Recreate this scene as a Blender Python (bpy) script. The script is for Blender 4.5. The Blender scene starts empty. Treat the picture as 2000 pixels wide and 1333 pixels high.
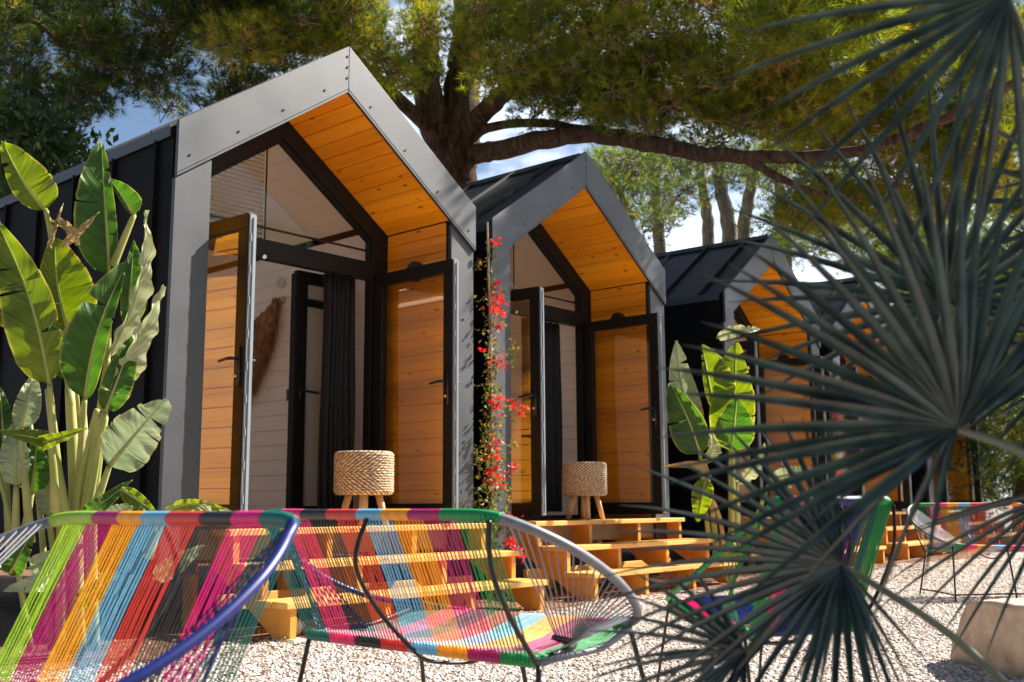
import bpy, math, random
import numpy as np
from mathutils import Vector, Matrix
random.seed(7); rng=np.random.default_rng(7)
SC=bpy.context.scene; COL=SC.collection
PI=math.pi; R=math.radians

# ------------------------------------------------------------------ camera
CAM=Vector((-3.2899,-5.5631,0.7375)); YAW,PITCH,ROLL,FPX=0.851,0.1521,-0.0058,2074.73
FW=Vector((math.sin(YAW)*math.cos(PITCH),math.cos(YAW)*math.cos(PITCH),math.sin(PITCH)))
RT0=Vector((math.cos(YAW),-math.sin(YAW),0)); UP0=RT0.cross(FW)
RT=RT0*math.cos(ROLL)+UP0*math.sin(ROLL); UP=-RT0*math.sin(ROLL)+UP0*math.cos(ROLL)
cd=bpy.data.cameras.new('camera'); cam=bpy.data.objects.new('camera',cd); COL.objects.link(cam)
cam.matrix_world=Matrix(((RT.x,UP.x,-FW.x,CAM.x),(RT.y,UP.y,-FW.y,CAM.y),(RT.z,UP.z,-FW.z,CAM.z),(0,0,0,1)))
cd.sensor_width=36; cd.lens=36*FPX/2000; cd.clip_start=0.05; cd.clip_end=3000
cd.dof.use_dof=True; cd.dof.focus_distance=5.4; cd.dof.aperture_fstop=4.4; cd.dof.aperture_blades=7
SC.camera=cam
def at(px,py,D):
    return CAM+(FW+RT*((px-1000)/FPX)-UP*((py-666.5)/FPX))*D

# ------------------------------------------------------------------ light
SUN=Vector((0.69,-0.29,0.66)).normalized()
ELEV=math.asin(SUN.z); ROT=math.atan2(SUN.x,SUN.y)
w=bpy.data.worlds.new('World'); SC.world=w; w.use_nodes=True
nt=w.node_tree; nt.nodes.clear()
sky=nt.nodes.new('ShaderNodeTexSky'); sky.sky_type='NISHITA'; sky.sun_disc=False
sky.sun_elevation=ELEV; sky.sun_rotation=ROT; sky.ozone_density=2.0; sky.air_density=1.0; sky.dust_density=0.6
tc=nt.nodes.new('ShaderNodeTexCoord'); nz=nt.nodes.new('ShaderNodeTexNoise'); nz.inputs['Scale'].default_value=2.6; nz.inputs['Detail'].default_value=6; nz.inputs['Roughness'].default_value=.6
mp=nt.nodes.new('ShaderNodeMapping'); mp.inputs['Scale'].default_value=(1,1,2.2); mp.inputs['Location'].default_value=(.9,.45,.2)
nt.links.new(tc.outputs['Generated'],mp.inputs[0]); nt.links.new(mp.outputs[0],nz.inputs['Vector'])
rp=nt.nodes.new('ShaderNodeValToRGB'); rp.color_ramp.elements[0].position=.40; rp.color_ramp.elements[1].position=.56
nt.links.new(nz.outputs['Fac'],rp.inputs[0])
mx=nt.nodes.new('ShaderNodeMix'); mx.data_type='RGBA'; mx.inputs[7].default_value=(14,15.2,17.5,1)
sxw=nt.nodes.new('ShaderNodeSeparateXYZ'); nt.links.new(tc.outputs['Generated'],sxw.inputs[0])
mrw=nt.nodes.new('ShaderNodeMapRange'); mrw.inputs['From Min'].default_value=.48; mrw.inputs['From Max'].default_value=.68; nt.links.new(sxw.outputs[0],mrw.inputs['Value'])
mmw=nt.nodes.new('ShaderNodeMath'); mmw.operation='MULTIPLY'; nt.links.new(rp.outputs[0],mmw.inputs[0]); nt.links.new(mrw.outputs[0],mmw.inputs[1])
nt.links.new(mmw.outputs[0],mx.inputs[0]); nt.links.new(sky.outputs[0],mx.inputs[6])
bg=nt.nodes.new('ShaderNodeBackground'); bg.inputs['Strength'].default_value=0.052
wo=nt.nodes.new('ShaderNodeOutputWorld'); nt.links.new(mx.outputs[2],bg.inputs[0]); nt.links.new(bg.outputs[0],wo.inputs[0])
sl=bpy.data.lights.new('sun','SUN'); sl.energy=5.0; sl.angle=R(0.5); sl.color=(1,.93,.82)
so=bpy.data.objects.new('sun',sl); COL.objects.link(so); so.rotation_euler=(-SUN).to_track_quat('-Z','Y').to_euler(); so.location=SUN*30
SC.view_settings.view_transform='Standard'; SC.view_settings.look='None'; SC.view_settings.gamma=1
SC.view_settings.exposure=1.45
SC.cycles.max_bounces=10; SC.cycles.transparent_max_bounces=24; SC.cycles.diffuse_bounces=5
SC.cycles.use_adaptive_sampling=True

# ------------------------------------------------------------------ helpers
class MB:
    def __init__(s): s.v=[]; s.f=[]; s.uv=[]; s.hasuv=False
    def add(s,vs,fs,uvs=None):
        n=len(s.v); s.v+= [tuple(v) for v in vs]; s.f+=[tuple(i+n for i in f) for f in fs]
        if uvs is not None: s.hasuv=True; s.uv+=list(uvs)
        else: s.uv+=[(0,0)]*len(vs)
        return s
    def box(s,x0,x1,y0,y1,z0,z1):
        vs=[(x,y,z) for z in (z0,z1) for y in (y0,y1) for x in (x0,x1)]
        return s.add(vs,[(0,2,3,1),(4,5,7,6),(0,1,5,4),(2,6,7,3),(0,4,6,2),(1,3,7,5)])
    def obox(s,c,ax,ay,az):   # oriented box, centre and half axes
        c=Vector(c);vs=[c+ax*i+ay*j+az*k for k in (-1,1) for j in (-1,1) for i in (-1,1)]
        return s.add(vs,[(0,2,3,1),(4,5,7,6),(0,1,5,4),(2,6,7,3),(0,4,6,2),(1,3,7,5)])
    def prism(s,poly,axis,a,b):  # poly of 2D pts extruded along axis ('x': (y,z), 'y': (x,z), 'z':(x,y))
        mk={'x':lambda p,t:(t,p[0],p[1]),'y':lambda p,t:(p[0],t,p[1]),'z':lambda p,t:(p[0],p[1],t)}[axis]
        n=len(poly); vs=[mk(p,a) for p in poly]+[mk(p,b) for p in poly]
        fs=[tuple(range(n)),tuple(range(2*n-1,n-1,-1))]+[(i,i+n,(i+1)%n+n,(i+1)%n) for i in range(n)]
        return s.add(vs,fs)
    def tube(s,pts,r,n=6,closed=False,cap=True):
        pts=[Vector(p) for p in pts]; m=len(pts); rs=r if hasattr(r,'__len__') else [r]*m
        vs=[]; prev=None
        for i,p in enumerate(pts):
            if closed: t=pts[(i+1)%m]-pts[i-1]
            else: t=pts[min(i+1,m-1)]-pts[max(i-1,0)]
            t=t.normalized() if t.length>1e-9 else Vector((0,0,1))
            if prev is None: a=t.orthogonal().normalized()
            else:
                a=prev-t*prev.dot(t); a=a.normalized() if a.length>1e-6 else t.orthogonal().normalized()
            prev=a; b=t.cross(a)
            for k in range(n):
                th=2*PI*k/n; vs.append(p+(a*math.cos(th)+b*math.sin(th))*rs[i])
        fs=[]; L=m if closed else m-1
        for i in range(L):
            j=(i+1)%m
            for k in range(n): fs.append((i*n+k,i*n+(k+1)%n,j*n+(k+1)%n,j*n+k))
        if cap and not closed:
            fs.append(tuple(range(n-1,-1,-1))); fs.append(tuple((m-1)*n+k for k in range(n)))
        return s.add(vs,fs)
    def lathe(s,prof,c,n=32,axis=Vector((0,0,1))):
        c=Vector(c); a=axis.orthogonal().normalized(); b=axis.cross(a); vs=[];fs=[]
        for r,h in prof:
            for k in range(n):
                th=2*PI*k/n; vs.append(c+axis*h+(a*math.cos(th)+b*math.sin(th))*r)
        for i in range(len(prof)-1):
            for k in range(n): fs.append((i*n+k,i*n+(k+1)%n,(i+1)*n+(k+1)%n,(i+1)*n+k))
        fs.append(tuple(range(n-1,-1,-1))); fs.append(tuple((len(prof)-1)*n+k for k in range(n)))
        return s.add(vs,fs)
    def build(s,name,mat,parent=None,smooth=False):
        me=bpy.data.meshes.new(name); me.from_pydata(s.v,[],s.f)
        if s.hasuv:
            ul=me.uv_layers.new(name='UVMap'); li=np.zeros(len(me.loops),dtype=np.int32); me.loops.foreach_get('vertex_index',li)
            ul.data.foreach_set('uv',np.array(s.uv,dtype=np.float32)[li].ravel())
        me.materials.append(mat)
        if smooth: me.polygons.foreach_set('use_smooth',[True]*len(me.polygons))
        me.update(); o=bpy.data.objects.new(name,me); COL.objects.link(o)
        if parent: o.parent=parent
        return o
def npmesh(name,V,F,mat,parent=None,attr=None):
    me=bpy.data.meshes.new(name); nv,nf,k=len(V),len(F),F.shape[1]
    me.vertices.add(nv); me.vertices.foreach_set('co',V.astype(np.float32).ravel())
    me.loops.add(nf*k); me.loops.foreach_set('vertex_index',F.astype(np.int32).ravel())
    me.polygons.add(nf); me.polygons.foreach_set('loop_start',np.arange(nf,dtype=np.int32)*k)
    me.update(calc_edges=True)
    if attr is not None:
        a=me.attributes.new('tone','FLOAT','POINT'); a.data.foreach_set('value',attr.astype(np.float32))
    me.materials.append(mat); o=bpy.data.objects.new(name,me); COL.objects.link(o)
    if parent: o.parent=parent
    return o
def tag(o,label=None,cat=None,group=None,kind=None):
    if label: o['label']=label
    if cat: o['category']=cat
    if group: o['group']=group
    if kind: o['kind']=kind
    return o
def empty(name,loc=(0,0,0),rz=0):
    o=bpy.data.objects.new(name,None); COL.objects.link(o); o.location=loc; o.rotation_euler=(0,0,rz); o.empty_display_size=.1
    return o
def bevel(o,w=.004,seg=2):
    m=o.modifiers.new('bevel','BEVEL'); m.width=w; m.segments=seg; m.limit_method='ANGLE'; return o
def crom(pts,n=8,closed=False):
    pts=[Vector(p) for p in pts]; out=[]; m=len(pts)
    for i in range(m if closed else m-1):
        if closed: p0,p1,p2,p3=pts[i-1],pts[i],pts[(i+1)%m],pts[(i+2)%m]
        else: p0,p1,p2,p3=pts[max(i-1,0)],pts[i],pts[i+1],pts[min(i+2,m-1)]
        for k in range(n):
            t=k/n; out.append(0.5*((2*p1)+(p2-p0)*t+(2*p0-5*p1+4*p2-p3)*t*t+(3*p1-p0-3*p2+p3)*t**3))
    if not closed: out.append(pts[-1])
    return out

# ------------------------------------------------------------------ materials
def newmat(name):
    m=bpy.data.materials.new(name); m.use_nodes=True; t=m.node_tree; t.nodes.clear()
    out=t.nodes.new('ShaderNodeOutputMaterial'); return m,t,out
def N(t,ty,**kw):
    n=t.nodes.new(ty)
    for k,v in kw.items():
        if k.startswith('_'): setattr(n,k[1:],v)
        else: n.inputs[k.replace('__',' ')].default_value=v
    return n
def principled(t,out,col,rough=.5,metal=0,spec=.5):
    p=t.nodes.new('ShaderNodeBsdfPrincipled'); p.inputs['Base Color'].default_value=(*col,1); p.inputs['Roughness'].default_value=rough
    p.inputs['Metallic'].default_value=metal; p.inputs['Specular IOR Level'].default_value=spec
    t.links.new(p.outputs[0],out.inputs[0]); return p
def coords(t,scale=(1,1,1),kind='Object'):
    c=t.nodes.new('ShaderNodeTexCoord'); m=t.nodes.new('ShaderNodeMapping'); m.inputs['Scale'].default_value=scale
    t.links.new(c.outputs[kind],m.inputs[0]); return m.outputs[0]
def ramp(t,src,stops):
    r=t.nodes.new('ShaderNodeValToRGB'); e=r.color_ramp.elements
    while len(e)<len(stops): e.new(.5)
    for i,(p,c) in enumerate(stops): e[i].position=p; e[i].color=(*c,1)
    t.links.new(src,r.inputs[0]); return r.outputs[0]
def mixc(t,f,a,b,mode='MIX'):
    m=t.nodes.new('ShaderNodeMix'); m.data_type='RGBA'; m.blend_type=mode
    for s,i in ((f,0),(a,6),(b,7)):
        if hasattr(s,'links'): t.links.new(s,m.inputs[i])
        else: m.inputs[i].default_value=s if i==0 else (*s,1)
    return m.outputs[2]
def bump(t,p,h,strength=.3,dist=.01):
    b=t.nodes.new('ShaderNodeBump'); b.inputs['Strength'].default_value=strength; b.inputs['Distance'].default_value=dist
    t.links.new(h,b.inputs['Height']); t.links.new(b.outputs[0],p.inputs['Normal']); return b
def mat_plain(name,col,rough=.5,metal=0,var=.12,scale=8,spec=.5,bmp=0,bscale=60):
    m,t,out=newmat(name); p=principled(t,out,col,rough,metal,spec)
    n=N(t,'ShaderNodeTexNoise',Scale=scale,Detail=5.0); t.links.new(coords(t),n.inputs['Vector'])
    lo=tuple(c*(1-var) for c in col); hi=tuple(min(1,c*(1+var)) for c in col)
    t.links.new(ramp(t,n.outputs['Fac'],[(.3,lo),(.7,hi)]),p.inputs['Base Color'])
    if bmp:
        n2=N(t,'ShaderNodeTexNoise',Scale=bscale,Detail=3.0); t.links.new(coords(t),n2.inputs['Vector']); bump(t,p,n2.outputs['Fac'],bmp,.004)
    return m
def mat_wood(name,axis,base=(.96,.385,.010),dark=(.72,.20,.004),light=(.98,.47,.03),rough=.45,board=None):
    # axis = grain direction; board=(axis index, pitch) gives each board its own tone
    m,t,out=newmat(name); p=principled(t,out,base,rough)
    sc=[14,14,14]; sc['xyz'.index(axis)]=1.1
    n=N(t,'ShaderNodeTexNoise',Scale=1.0,Detail=6.0,Roughness=.6,Distortion=.6); t.links.new(coords(t,tuple(sc)),n.inputs['Vector'])
    c=ramp(t,n.outputs['Fac'],[(.25,dark),(.48,base),(.75,light)])
    c=mixc(t,.8,base,c)
    # knots
    ks=[11,11,11]; ks['xyz'.index(axis)]=4.2
    v=N(t,'ShaderNodeTexVoronoi',Scale=1.0,Randomness=1.0); t.links.new(coords(t,tuple(ks)),v.inputs['Vector'])
    k=ramp(t,v.outputs['Distance'],[(.05,(1,1,1)),(.15,(0,0,0))]); 
    c=mixc(t,k,c,(.26,.07,.008))
    if board:
        sx=t.nodes.new('ShaderNodeSeparateXYZ'); cc=t.nodes.new('ShaderNodeTexCoord'); t.links.new(cc.outputs['Object'],sx.inputs[0])
        d=N(t,'ShaderNodeMath',_operation='DIVIDE'); t.links.new(sx.outputs['XYZ'.index(board[0].upper())],d.inputs[0]); d.inputs[1].default_value=board[1]
        fl=N(t,'ShaderNodeMath',_operation='FLOOR'); t.links.new(d.outputs[0],fl.inputs[0])
        wn=N(t,'ShaderNodeTexWhiteNoise',_noise_dimensions='1D'); t.links.new(fl.outputs[0],wn.inputs['W'])
        tone=ramp(t,wn.outputs['Value'],[(0,(.66,.60,.5)),(1,(1,1,1))])
        c=mixc(t,1.0,c,tone,'MULTIPLY')
    t.links.new(c,p.inputs['Base Color']); bump(t,p,n.outputs['Fac'],.12,.004)
    return m
M={}
M['soffit_wood']=mat_wood('soffit_wood','y',board=('z',.118))
M['wall_wood']=mat_wood('wall_wood','y',board=('z',.13))
M['step_wood_x']=mat_wood('step_wood_x','x',base=(.78,.40,.09),light=(.84,.50,.16),dark=(.55,.23,.04))
M['step_wood_y']=mat_wood('step_wood_y','z',base=(.74,.30,.035),light=(.80,.36,.06),dark=(.52,.18,.02))
def mat_coated():
    m,t,out=newmat('coated_steel'); p=principled(t,out,(.085,.088,.095),.46,0,.72)
    n=N(t,'ShaderNodeTexNoise',Scale=420.0,Detail=2.0); t.links.new(coords(t),n.inputs['Vector'])
    n2=N(t,'ShaderNodeTexNoise',Scale=2.2,Detail=5.0); t.links.new(coords(t),n2.inputs['Vector'])
    c=ramp(t,n.outputs['Fac'],[(.38,(.022,.024,.029)),(.62,(.062,.068,.080))])
    c=mixc(t,1.0,c,ramp(t,n2.outputs['Fac'],[(.3,(.82,.82,.84)),(.7,(1,1,1))]),'MULTIPLY')
    t.links.new(c,p.inputs['Base Color'])
    t.links.new(ramp(t,n2.outputs['Fac'],[(.3,(.40,)*3),(.7,(.56,)*3)]),p.inputs['Roughness'])
    bump(t,p,n.outputs['Fac'],.28,.002); return m
M['coated']=mat_coated()
M['cladding']=mat_plain('black_cladding',(.007,.007,.0075),.6,0,.2,3,.08,.05,3)
M['roof']=mat_plain('roof_steel',(.012,.0125,.0135),.5,0,.3,3,.3,.06,3)
M['frame']=mat_plain('anthracite_frame',(.010,.0095,.0095),.5,0,.1,5,.22)
M['seal']=mat_plain('door_edge_seal',(.20,.235,.27),.4,0,.1,3)
M['iron']=mat_plain('black_iron',(.018,.016,.015),.4,.2,.2,30)
M['brass']=mat_plain('brass',(.75,.42,.2),.3,.9,.05)
M['steel']=mat_plain('steel',(.6,.6,.6),.25,.9,.05)
M['white_boards']=mat_plain('white_boards',(.95,.84,.74),.55,0,.04,3)
M['floor_in']=mat_plain('interior_floor',(.35,.22,.12),.5,0,.2,6)
M['curtain']=mat_plain('black_cloth',(.012,.012,.014),.9,0,.2,30)
M['frosted']=mat_plain('frosted_glass',(.46,.47,.43),.35,0,.04,2)
M['white_plastic']=mat_plain('white_plastic',(.75,.74,.70),.4,0,.03)
M['black_plastic']=mat_plain('black_plastic',(.01,.01,.01),.4,0,.03)
M['concrete']=mat_plain('concrete',(.42,.39,.34),.9,0,.2,10,.3,.5,30)
def mat_glass(name='clear_glass',ior=2.4):
    m,t,out=newmat(name); tr=N(t,'ShaderNodeBsdfTransparent',Color=(.95,.94,.92,1)); gl=N(t,'ShaderNodeBsdfGlossy',Roughness=.015,Color=(1,1,1,1))
    fr=N(t,'ShaderNodeFresnel',IOR=ior); mi=t.nodes.new('ShaderNodeMixShader')
    ge=t.nodes.new('ShaderNodeNewGeometry'); iv=N(t,'ShaderNodeMath',_operation='SUBTRACT'); iv.inputs[0].default_value=1; t.links.new(ge.outputs['Backfacing'],iv.inputs[1])
    mu=N(t,'ShaderNodeMath',_operation='MULTIPLY'); t.links.new(fr.outputs[0],mu.inputs[0]); t.links.new(iv.outputs[0],mu.inputs[1])
    t.links.new(mu.outputs[0],mi.inputs[0]); t.links.new(tr.outputs[0],mi.inputs[1]); t.links.new(gl.outputs[0],mi.inputs[2]); t.links.new(mi.outputs[0],out.inputs[0]); return m
M['glass']=mat_glass(); M['glass_plain']=mat_glass('gable_glass',1.42)
def mat_blind():
    m,t,out=newmat('pleated_screen'); c=coords(t)
    wv=N(t,'ShaderNodeTexWave',Scale=9.5,_bands_direction='Z',_wave_profile='SIN'); t.links.new(c,wv.inputs['Vector'])
    d=N(t,'ShaderNodeBsdfDiffuse',Color=(.20,.17,.13,1)); tr=N(t,'ShaderNodeBsdfTransparent',Color=(1,1,1,1)); mi=t.nodes.new('ShaderNodeMixShader')
    f=ramp(t,wv.outputs['Fac'],[(.2,(.12,)*3),(.8,(.62,)*3)])
    t.links.new(f,mi.inputs[0]); t.links.new(tr.outputs[0],mi.inputs[1]); t.links.new(d.outputs[0],mi.inputs[2]); t.links.new(mi.outputs[0],out.inputs[0]); return m
M['blind']=mat_blind()
def mat_leaf(name,c1,c2,trans=.45,rough=.4,scale=3,veins=0,edge=None,spec=.4):
    m,t,out=newmat(name)
    n=N(t,'ShaderNodeTexNoise',Scale=scale,Detail=4.0); t.links.new(coords(t),n.inputs['Vector'])
    c=ramp(t,n.outputs['Fac'],[(.35,c1),(.65,c2)])
    p=t.nodes.new('ShaderNodeBsdfPrincipled'); p.inputs['Roughness'].default_value=rough; p.inputs['Specular IOR Level'].default_value=spec
    if veins:
        uv=t.nodes.new('ShaderNodeUVMap'); sx=t.nodes.new('ShaderNodeSeparateXYZ'); t.links.new(uv.outputs[0],sx.inputs[0])
        a=N(t,'ShaderNodeMath',_operation='ABSOLUTE'); t.links.new(sx.outputs[1],a.inputs[0])
        ml=N(t,'ShaderNodeMath',_operation='MULTIPLY_ADD'); t.links.new(a.outputs[0],ml.inputs[0]); ml.inputs[1].default_value=-.18; t.links.new(sx.outputs[0],ml.inputs[2])
        s=N(t,'ShaderNodeMath',_operation='MULTIPLY'); t.links.new(ml.outputs[0],s.inputs[0]); s.inputs[1].default_value=veins
        n1=N(t,'ShaderNodeTexNoise',_noise_dimensions='1D',Scale=1.0,Detail=2.0); t.links.new(s.outputs[0],n1.inputs['W'])
        vv=ramp(t,n1.outputs['Fac'],[(.35,(.72,.74,.66)),(.6,(1.0,1.0,1.0))]); c=mixc(t,1.0,c,vv,'MULTIPLY')
        mid=ramp(t,a.outputs[0],[(.025,(1,1,1)),(.05,(0,0,0))]); c=mixc(t,mid,c,(.42,.48,.16))
        if edge:
            ed=ramp(t,a.outputs[0],[(.90,(0,0,0)),(.99,(1,1,1))]); c=mixc(t,ed,c,edge)
        bump(t,p,n1.outputs['Fac'],.5,.01)
    t.links.new(c,p.inputs['Base Color'])
    tl=t.nodes.new('ShaderNodeBsdfTranslucent'); g=N(t,'ShaderNodeHueSaturation',Saturation=1.15,Value=1.6); t.links.new(c,g.inputs['Color']); t.links.new(g.outputs[0],tl.inputs[0])
    mi=t.nodes.new('ShaderNodeMixShader'); mi.inputs[0].default_value=trans
    t.links.new(p.outputs[0],mi.inputs[1]); t.links.new(tl.outputs[0],mi.inputs[2]); t.links.new(mi.outputs[0],out.inputs[0]); return m
M['banana_green']=mat_leaf('banana_leaf_green',(.035,.09,.016),(.07,.16,.025),.45,.38,4,26,(.25,.25,.06))
M['banana_yellow']=mat_leaf('banana_leaf_yellow_green',(.10,.155,.018),(.19,.24,.03),.5,.42,4,26,(.35,.3,.08))
M['banana_pale']=mat_leaf('banana_leaf_pale',(.34,.38,.20),(.48,.50,.32),.25,.4,4,26,(.4,.36,.15))
M['banana_silver']=mat_leaf('banana_leaf_silver',(.20,.27,.15),(.34,.40,.25),.2,.35,4,26,(.4,.36,.15))
M['dry_leaf']=mat_leaf('dry_leaf',(.32,.20,.10),(.48,.34,.2),.2,.7,8,30)
M['banana_stem']=mat_leaf('banana_stem',(.26,.30,.08),(.42,.40,.15),.1,.5,5)
M['banana_stem_pink']=mat_leaf('banana_stem_pink',(.40,.28,.16),(.55,.42,.24),.05,.6,9)
M['palm']=mat_leaf('fan_palm_leaf',(.007,.016,.014),(.040,.070,.064),.05,.34,15,0,None,.8)
M['palm_stalk']=mat_leaf('fan_palm_stalk',(.05,.07,.055),(.09,.11,.08),.05,.5,6)
M['bark']=None
def mat_bark(name,a,b,sc=(9,9,1.6)):
    m,t,out=newmat(name); p=principled(t,out,a,.9,0,.2)
    v=N(t,'ShaderNodeTexNoise',Scale=1.5,Detail=7.0,Roughness=.7,Distortion=.8); t.links.new(coords(t,sc),v.inputs['Vector'])
    t.links.new(ramp(t,v.outputs['Fac'],[(.35,a),(.65,b)]),p.inputs['Base Color']); bump(t,p,v.outputs['Fac'],1.0,.12); return m
M['bark']=mat_bark('pine_bark',(.035,.018,.012),(.20,.12,.08))
M['bark_grey']=mat_bark('grey_bark',(.16,.12,.10),(.48,.41,.36))
M['twig']=mat_plain('twig',(.20,.13,.08),.9,0,.4,10)
def mat_tone(name,stops,trans,rough=.5):
    m,t,out=newmat(name); at_=t.nodes.new('ShaderNodeAttribute'); at_.attribute_name='tone'
    c=ramp(t,at_.outputs['Fac'],stops); p=t.nodes.new('ShaderNodeBsdfPrincipled'); p.inputs['Roughness'].default_value=rough; p.inputs['Specular IOR Level'].default_value=.35
    t.links.new(c,p.inputs['Base Color']); tl=t.nodes.new('ShaderNodeBsdfTranslucent'); g=N(t,'ShaderNodeHueSaturation',Saturation=1.1,Value=1.5); t.links.new(c,g.inputs['Color']); t.links.new(g.outputs[0],tl.inputs[0])
    mi=t.nodes.new('ShaderNodeMixShader'); mi.inputs[0].default_value=trans
    t.links.new(p.outputs[0],mi.inputs[1]); t.links.new(tl.outputs[0],mi.inputs[2]); t.links.new(mi.outputs[0],out.inputs[0]); return m
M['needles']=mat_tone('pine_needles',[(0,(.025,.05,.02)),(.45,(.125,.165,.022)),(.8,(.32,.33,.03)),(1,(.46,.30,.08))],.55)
M['broad']=mat_tone('broad_leaves',[(0,(.02,.04,.012)),(1,(.07,.12,.03))],.35)
M['vine_leaf']=mat_tone('vine_leaves',[(0,(.06,.11,.02)),(.6,(.17,.2,.04)),(1,(.40,.16,.05))],.4)
M['petal']=mat_tone('bougainvillea_petals',[(0,(.55,.02,.03)),(1,(.80,.11,.10))],.45)
M['stake']=mat_plain('bamboo_stake',(.50,.36,.24),.7,0,.2,20)

# ------------------------------------------------------------------ ground
def mat_gravel_ground():
    m,t,out=newmat('gravel_ground'); p=principled(t,out,(.5,.45,.4),.9,0,.2)
    v=N(t,'ShaderNodeTexVoronoi',Scale=62.0,Randomness=1.0); c0=coords(t); t.links.new(c0,v.inputs['Vector'])
    sx=t.nodes.new('ShaderNodeSeparateColor'); t.links.new(v.outputs['Color'],sx.inputs[0])
    c=ramp(t,sx.outputs[0],[(0,(.19,.145,.12)),(.35,(.46,.40,.345)),(.7,(.60,.53,.48)),(1,(.74,.69,.64))])
    n=N(t,'ShaderNodeTexNoise',Scale=1.2,Detail=6.0); t.links.new(c0,n.inputs['Vector'])
    c=mixc(t,ramp(t,n.outputs['Fac'],[(.35,(0,0,0)),(.75,(.5,.5,.5))]),c,(.30,.20,.14))
    t.links.new(c,p.inputs['Base Color']); bump(t,p,v.outputs['Distance'],-1.0,.02); 
    p.inputs['Normal'].links[0].from_node.invert=True; p.inputs['Normal'].links[0].from_node.inputs['Strength'].default_value=.9
    return m
M['gravel']=mat_gravel_ground()
M['soil']=mat_plain('soil',(.17,.085,.05),.95,0,.4,6,.2,.9,25)
b=MB(); b.add([(-400,-400,0),(400,-400,0),(400,400,0),(-400,400,0)],[(0,1,2,3)]); tag(b.build('ground',M['gravel']),kind='structure')
# bare soil strip under and behind the steps, edge wavy
edge=[]; 
for i in range(60):
    x=-4+i*.5; edge.append((x,-.62+.13*math.sin(x*2.1)+.09*math.sin(x*5.3+1)))
b=MB(); vs=[(x,y,.004) for x,y in edge]+[(x,7.5,.004) for x,y in edge]; n=len(edge)
b.add(vs,[(i,i+1,n+i+1,n+i) for i in range(n-1)]); tag(b.build('soil',M['soil']),kind='structure')
# loose gravel stones
def gravel():
    NS=150000
    # denser near camera, inside the seen wedge
    D=3.4+9.5*rng.random(NS)**1.7; px=-150+2300*rng.random(NS)
    fx=FW.x+RT.x*(px-1000)/FPX; fy=FW.y+RT.y*(px-1000)/FPX
    X=CAM.x+fx*D; Y=CAM.y+fy*D
    ed=-.62+.13*np.sin(X*2.1)+.09*np.sin(X*5.3+1)
    keep=(Y<ed+rng.normal(0,.10,NS))|(rng.random(NS)<.05); keep&=(Y<.3); X,Y=X[keep],Y[keep]; n=len(X)
    base=np.array([[1,0,0],[-.5,.87,0],[-.5,-.87,0],[0.1,0,.8],[.5,.6,.35],[-.8,0,.4],[.45,-.65,.4]],float)
    base=np.array([[1,0,0],[0,1,0],[-1,0,0],[0,-1,0],[.55,.55,.55],[-.55,.5,.6],[-.5,-.55,.5],[.5,-.5,.62]],float)
    F=np.array([[4,5,6],[4,6,7],[0,1,4],[1,5,4],[1,2,5],[2,6,5],[2,3,6],[3,7,6],[3,0,7],[0,4,7]])
    s=(.0045+.0075*rng.random(n)**1.5); th=rng.random(n)*2*PI
    V=base[None]*(1+.25*rng.normal(size=(n,8,3)))*s[:,None,None]*np.array([1,1,.9])
    st=.6+.8*rng.random(n); V[:,:,0]*=st[:,None]
    c,sn=np.cos(th)[:,None],np.sin(th)[:,None]
    x=V[:,:,0]*c-V[:,:,1]*sn; y=V[:,:,0]*sn+V[:,:,1]*c
    V=np.stack([x+X[:,None],y+Y[:,None],V[:,:,2]+rng.random(n)[:,None]*.004],-1)
    FF=(F[None]+np.arange(n)[:,None,None]*8).reshape(-1,3)
    tone=np.repeat(rng.random(n),8)
    m,t,out=newmat('gravel_stones'); p=principled(t,out,(.6,.5,.45),.85,0,.25); a=t.nodes.new('ShaderNodeAttribute'); a.attribute_name='tone'
    t.links.new(ramp(t,a.outputs['Fac'],[(0,(.16,.12,.10)),(.25,(.45,.36,.30)),(.6,(.58,.51,.455)),(1,(.80,.75,.70))]),p.inputs['Base Color'])
    tag(npmesh('gravel',V.reshape(-1,3),FF,m,None,tone),'pale pinkish loose gravel covering the yard in front of the cabins','gravel',kind='stuff')
gravel()
def litter():
    rl=np.random.default_rng(4); n=2600; X=-1.5+14*rl.random(n); Y=-.9+rl.normal(0,.55,n); ok=Y<.3; X,Y=X[ok],Y[ok]; n=len(X)
    a=rl.random(n)*2*PI; L=.03+.05*rl.random(n); w_=np.where(rl.random(n)<.25,.012,.0015); z=.012+.01*rl.random(n)
    dx,dy=np.cos(a)*L,np.sin(a)*L; px_,py_=-np.sin(a)*w_,np.cos(a)*w_
    V=np.stack([np.stack([X-dx/2,Y-dy/2,z],1),np.stack([X+px_,Y+py_,z+.008],1),np.stack([X+dx/2,Y+dy/2,z],1),np.stack([X-px_,Y-py_,z+.002],1)],1).reshape(-1,3)
    tag(npmesh('leaf_litter',V,np.arange(n*4).reshape(-1,4),mat_plain('dry_litter',(.30,.17,.08),.8,0,.5,3)),'brown dry needles and leaf scraps littering the ground by the steps','leaf litter',kind='stuff')
litter()

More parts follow.
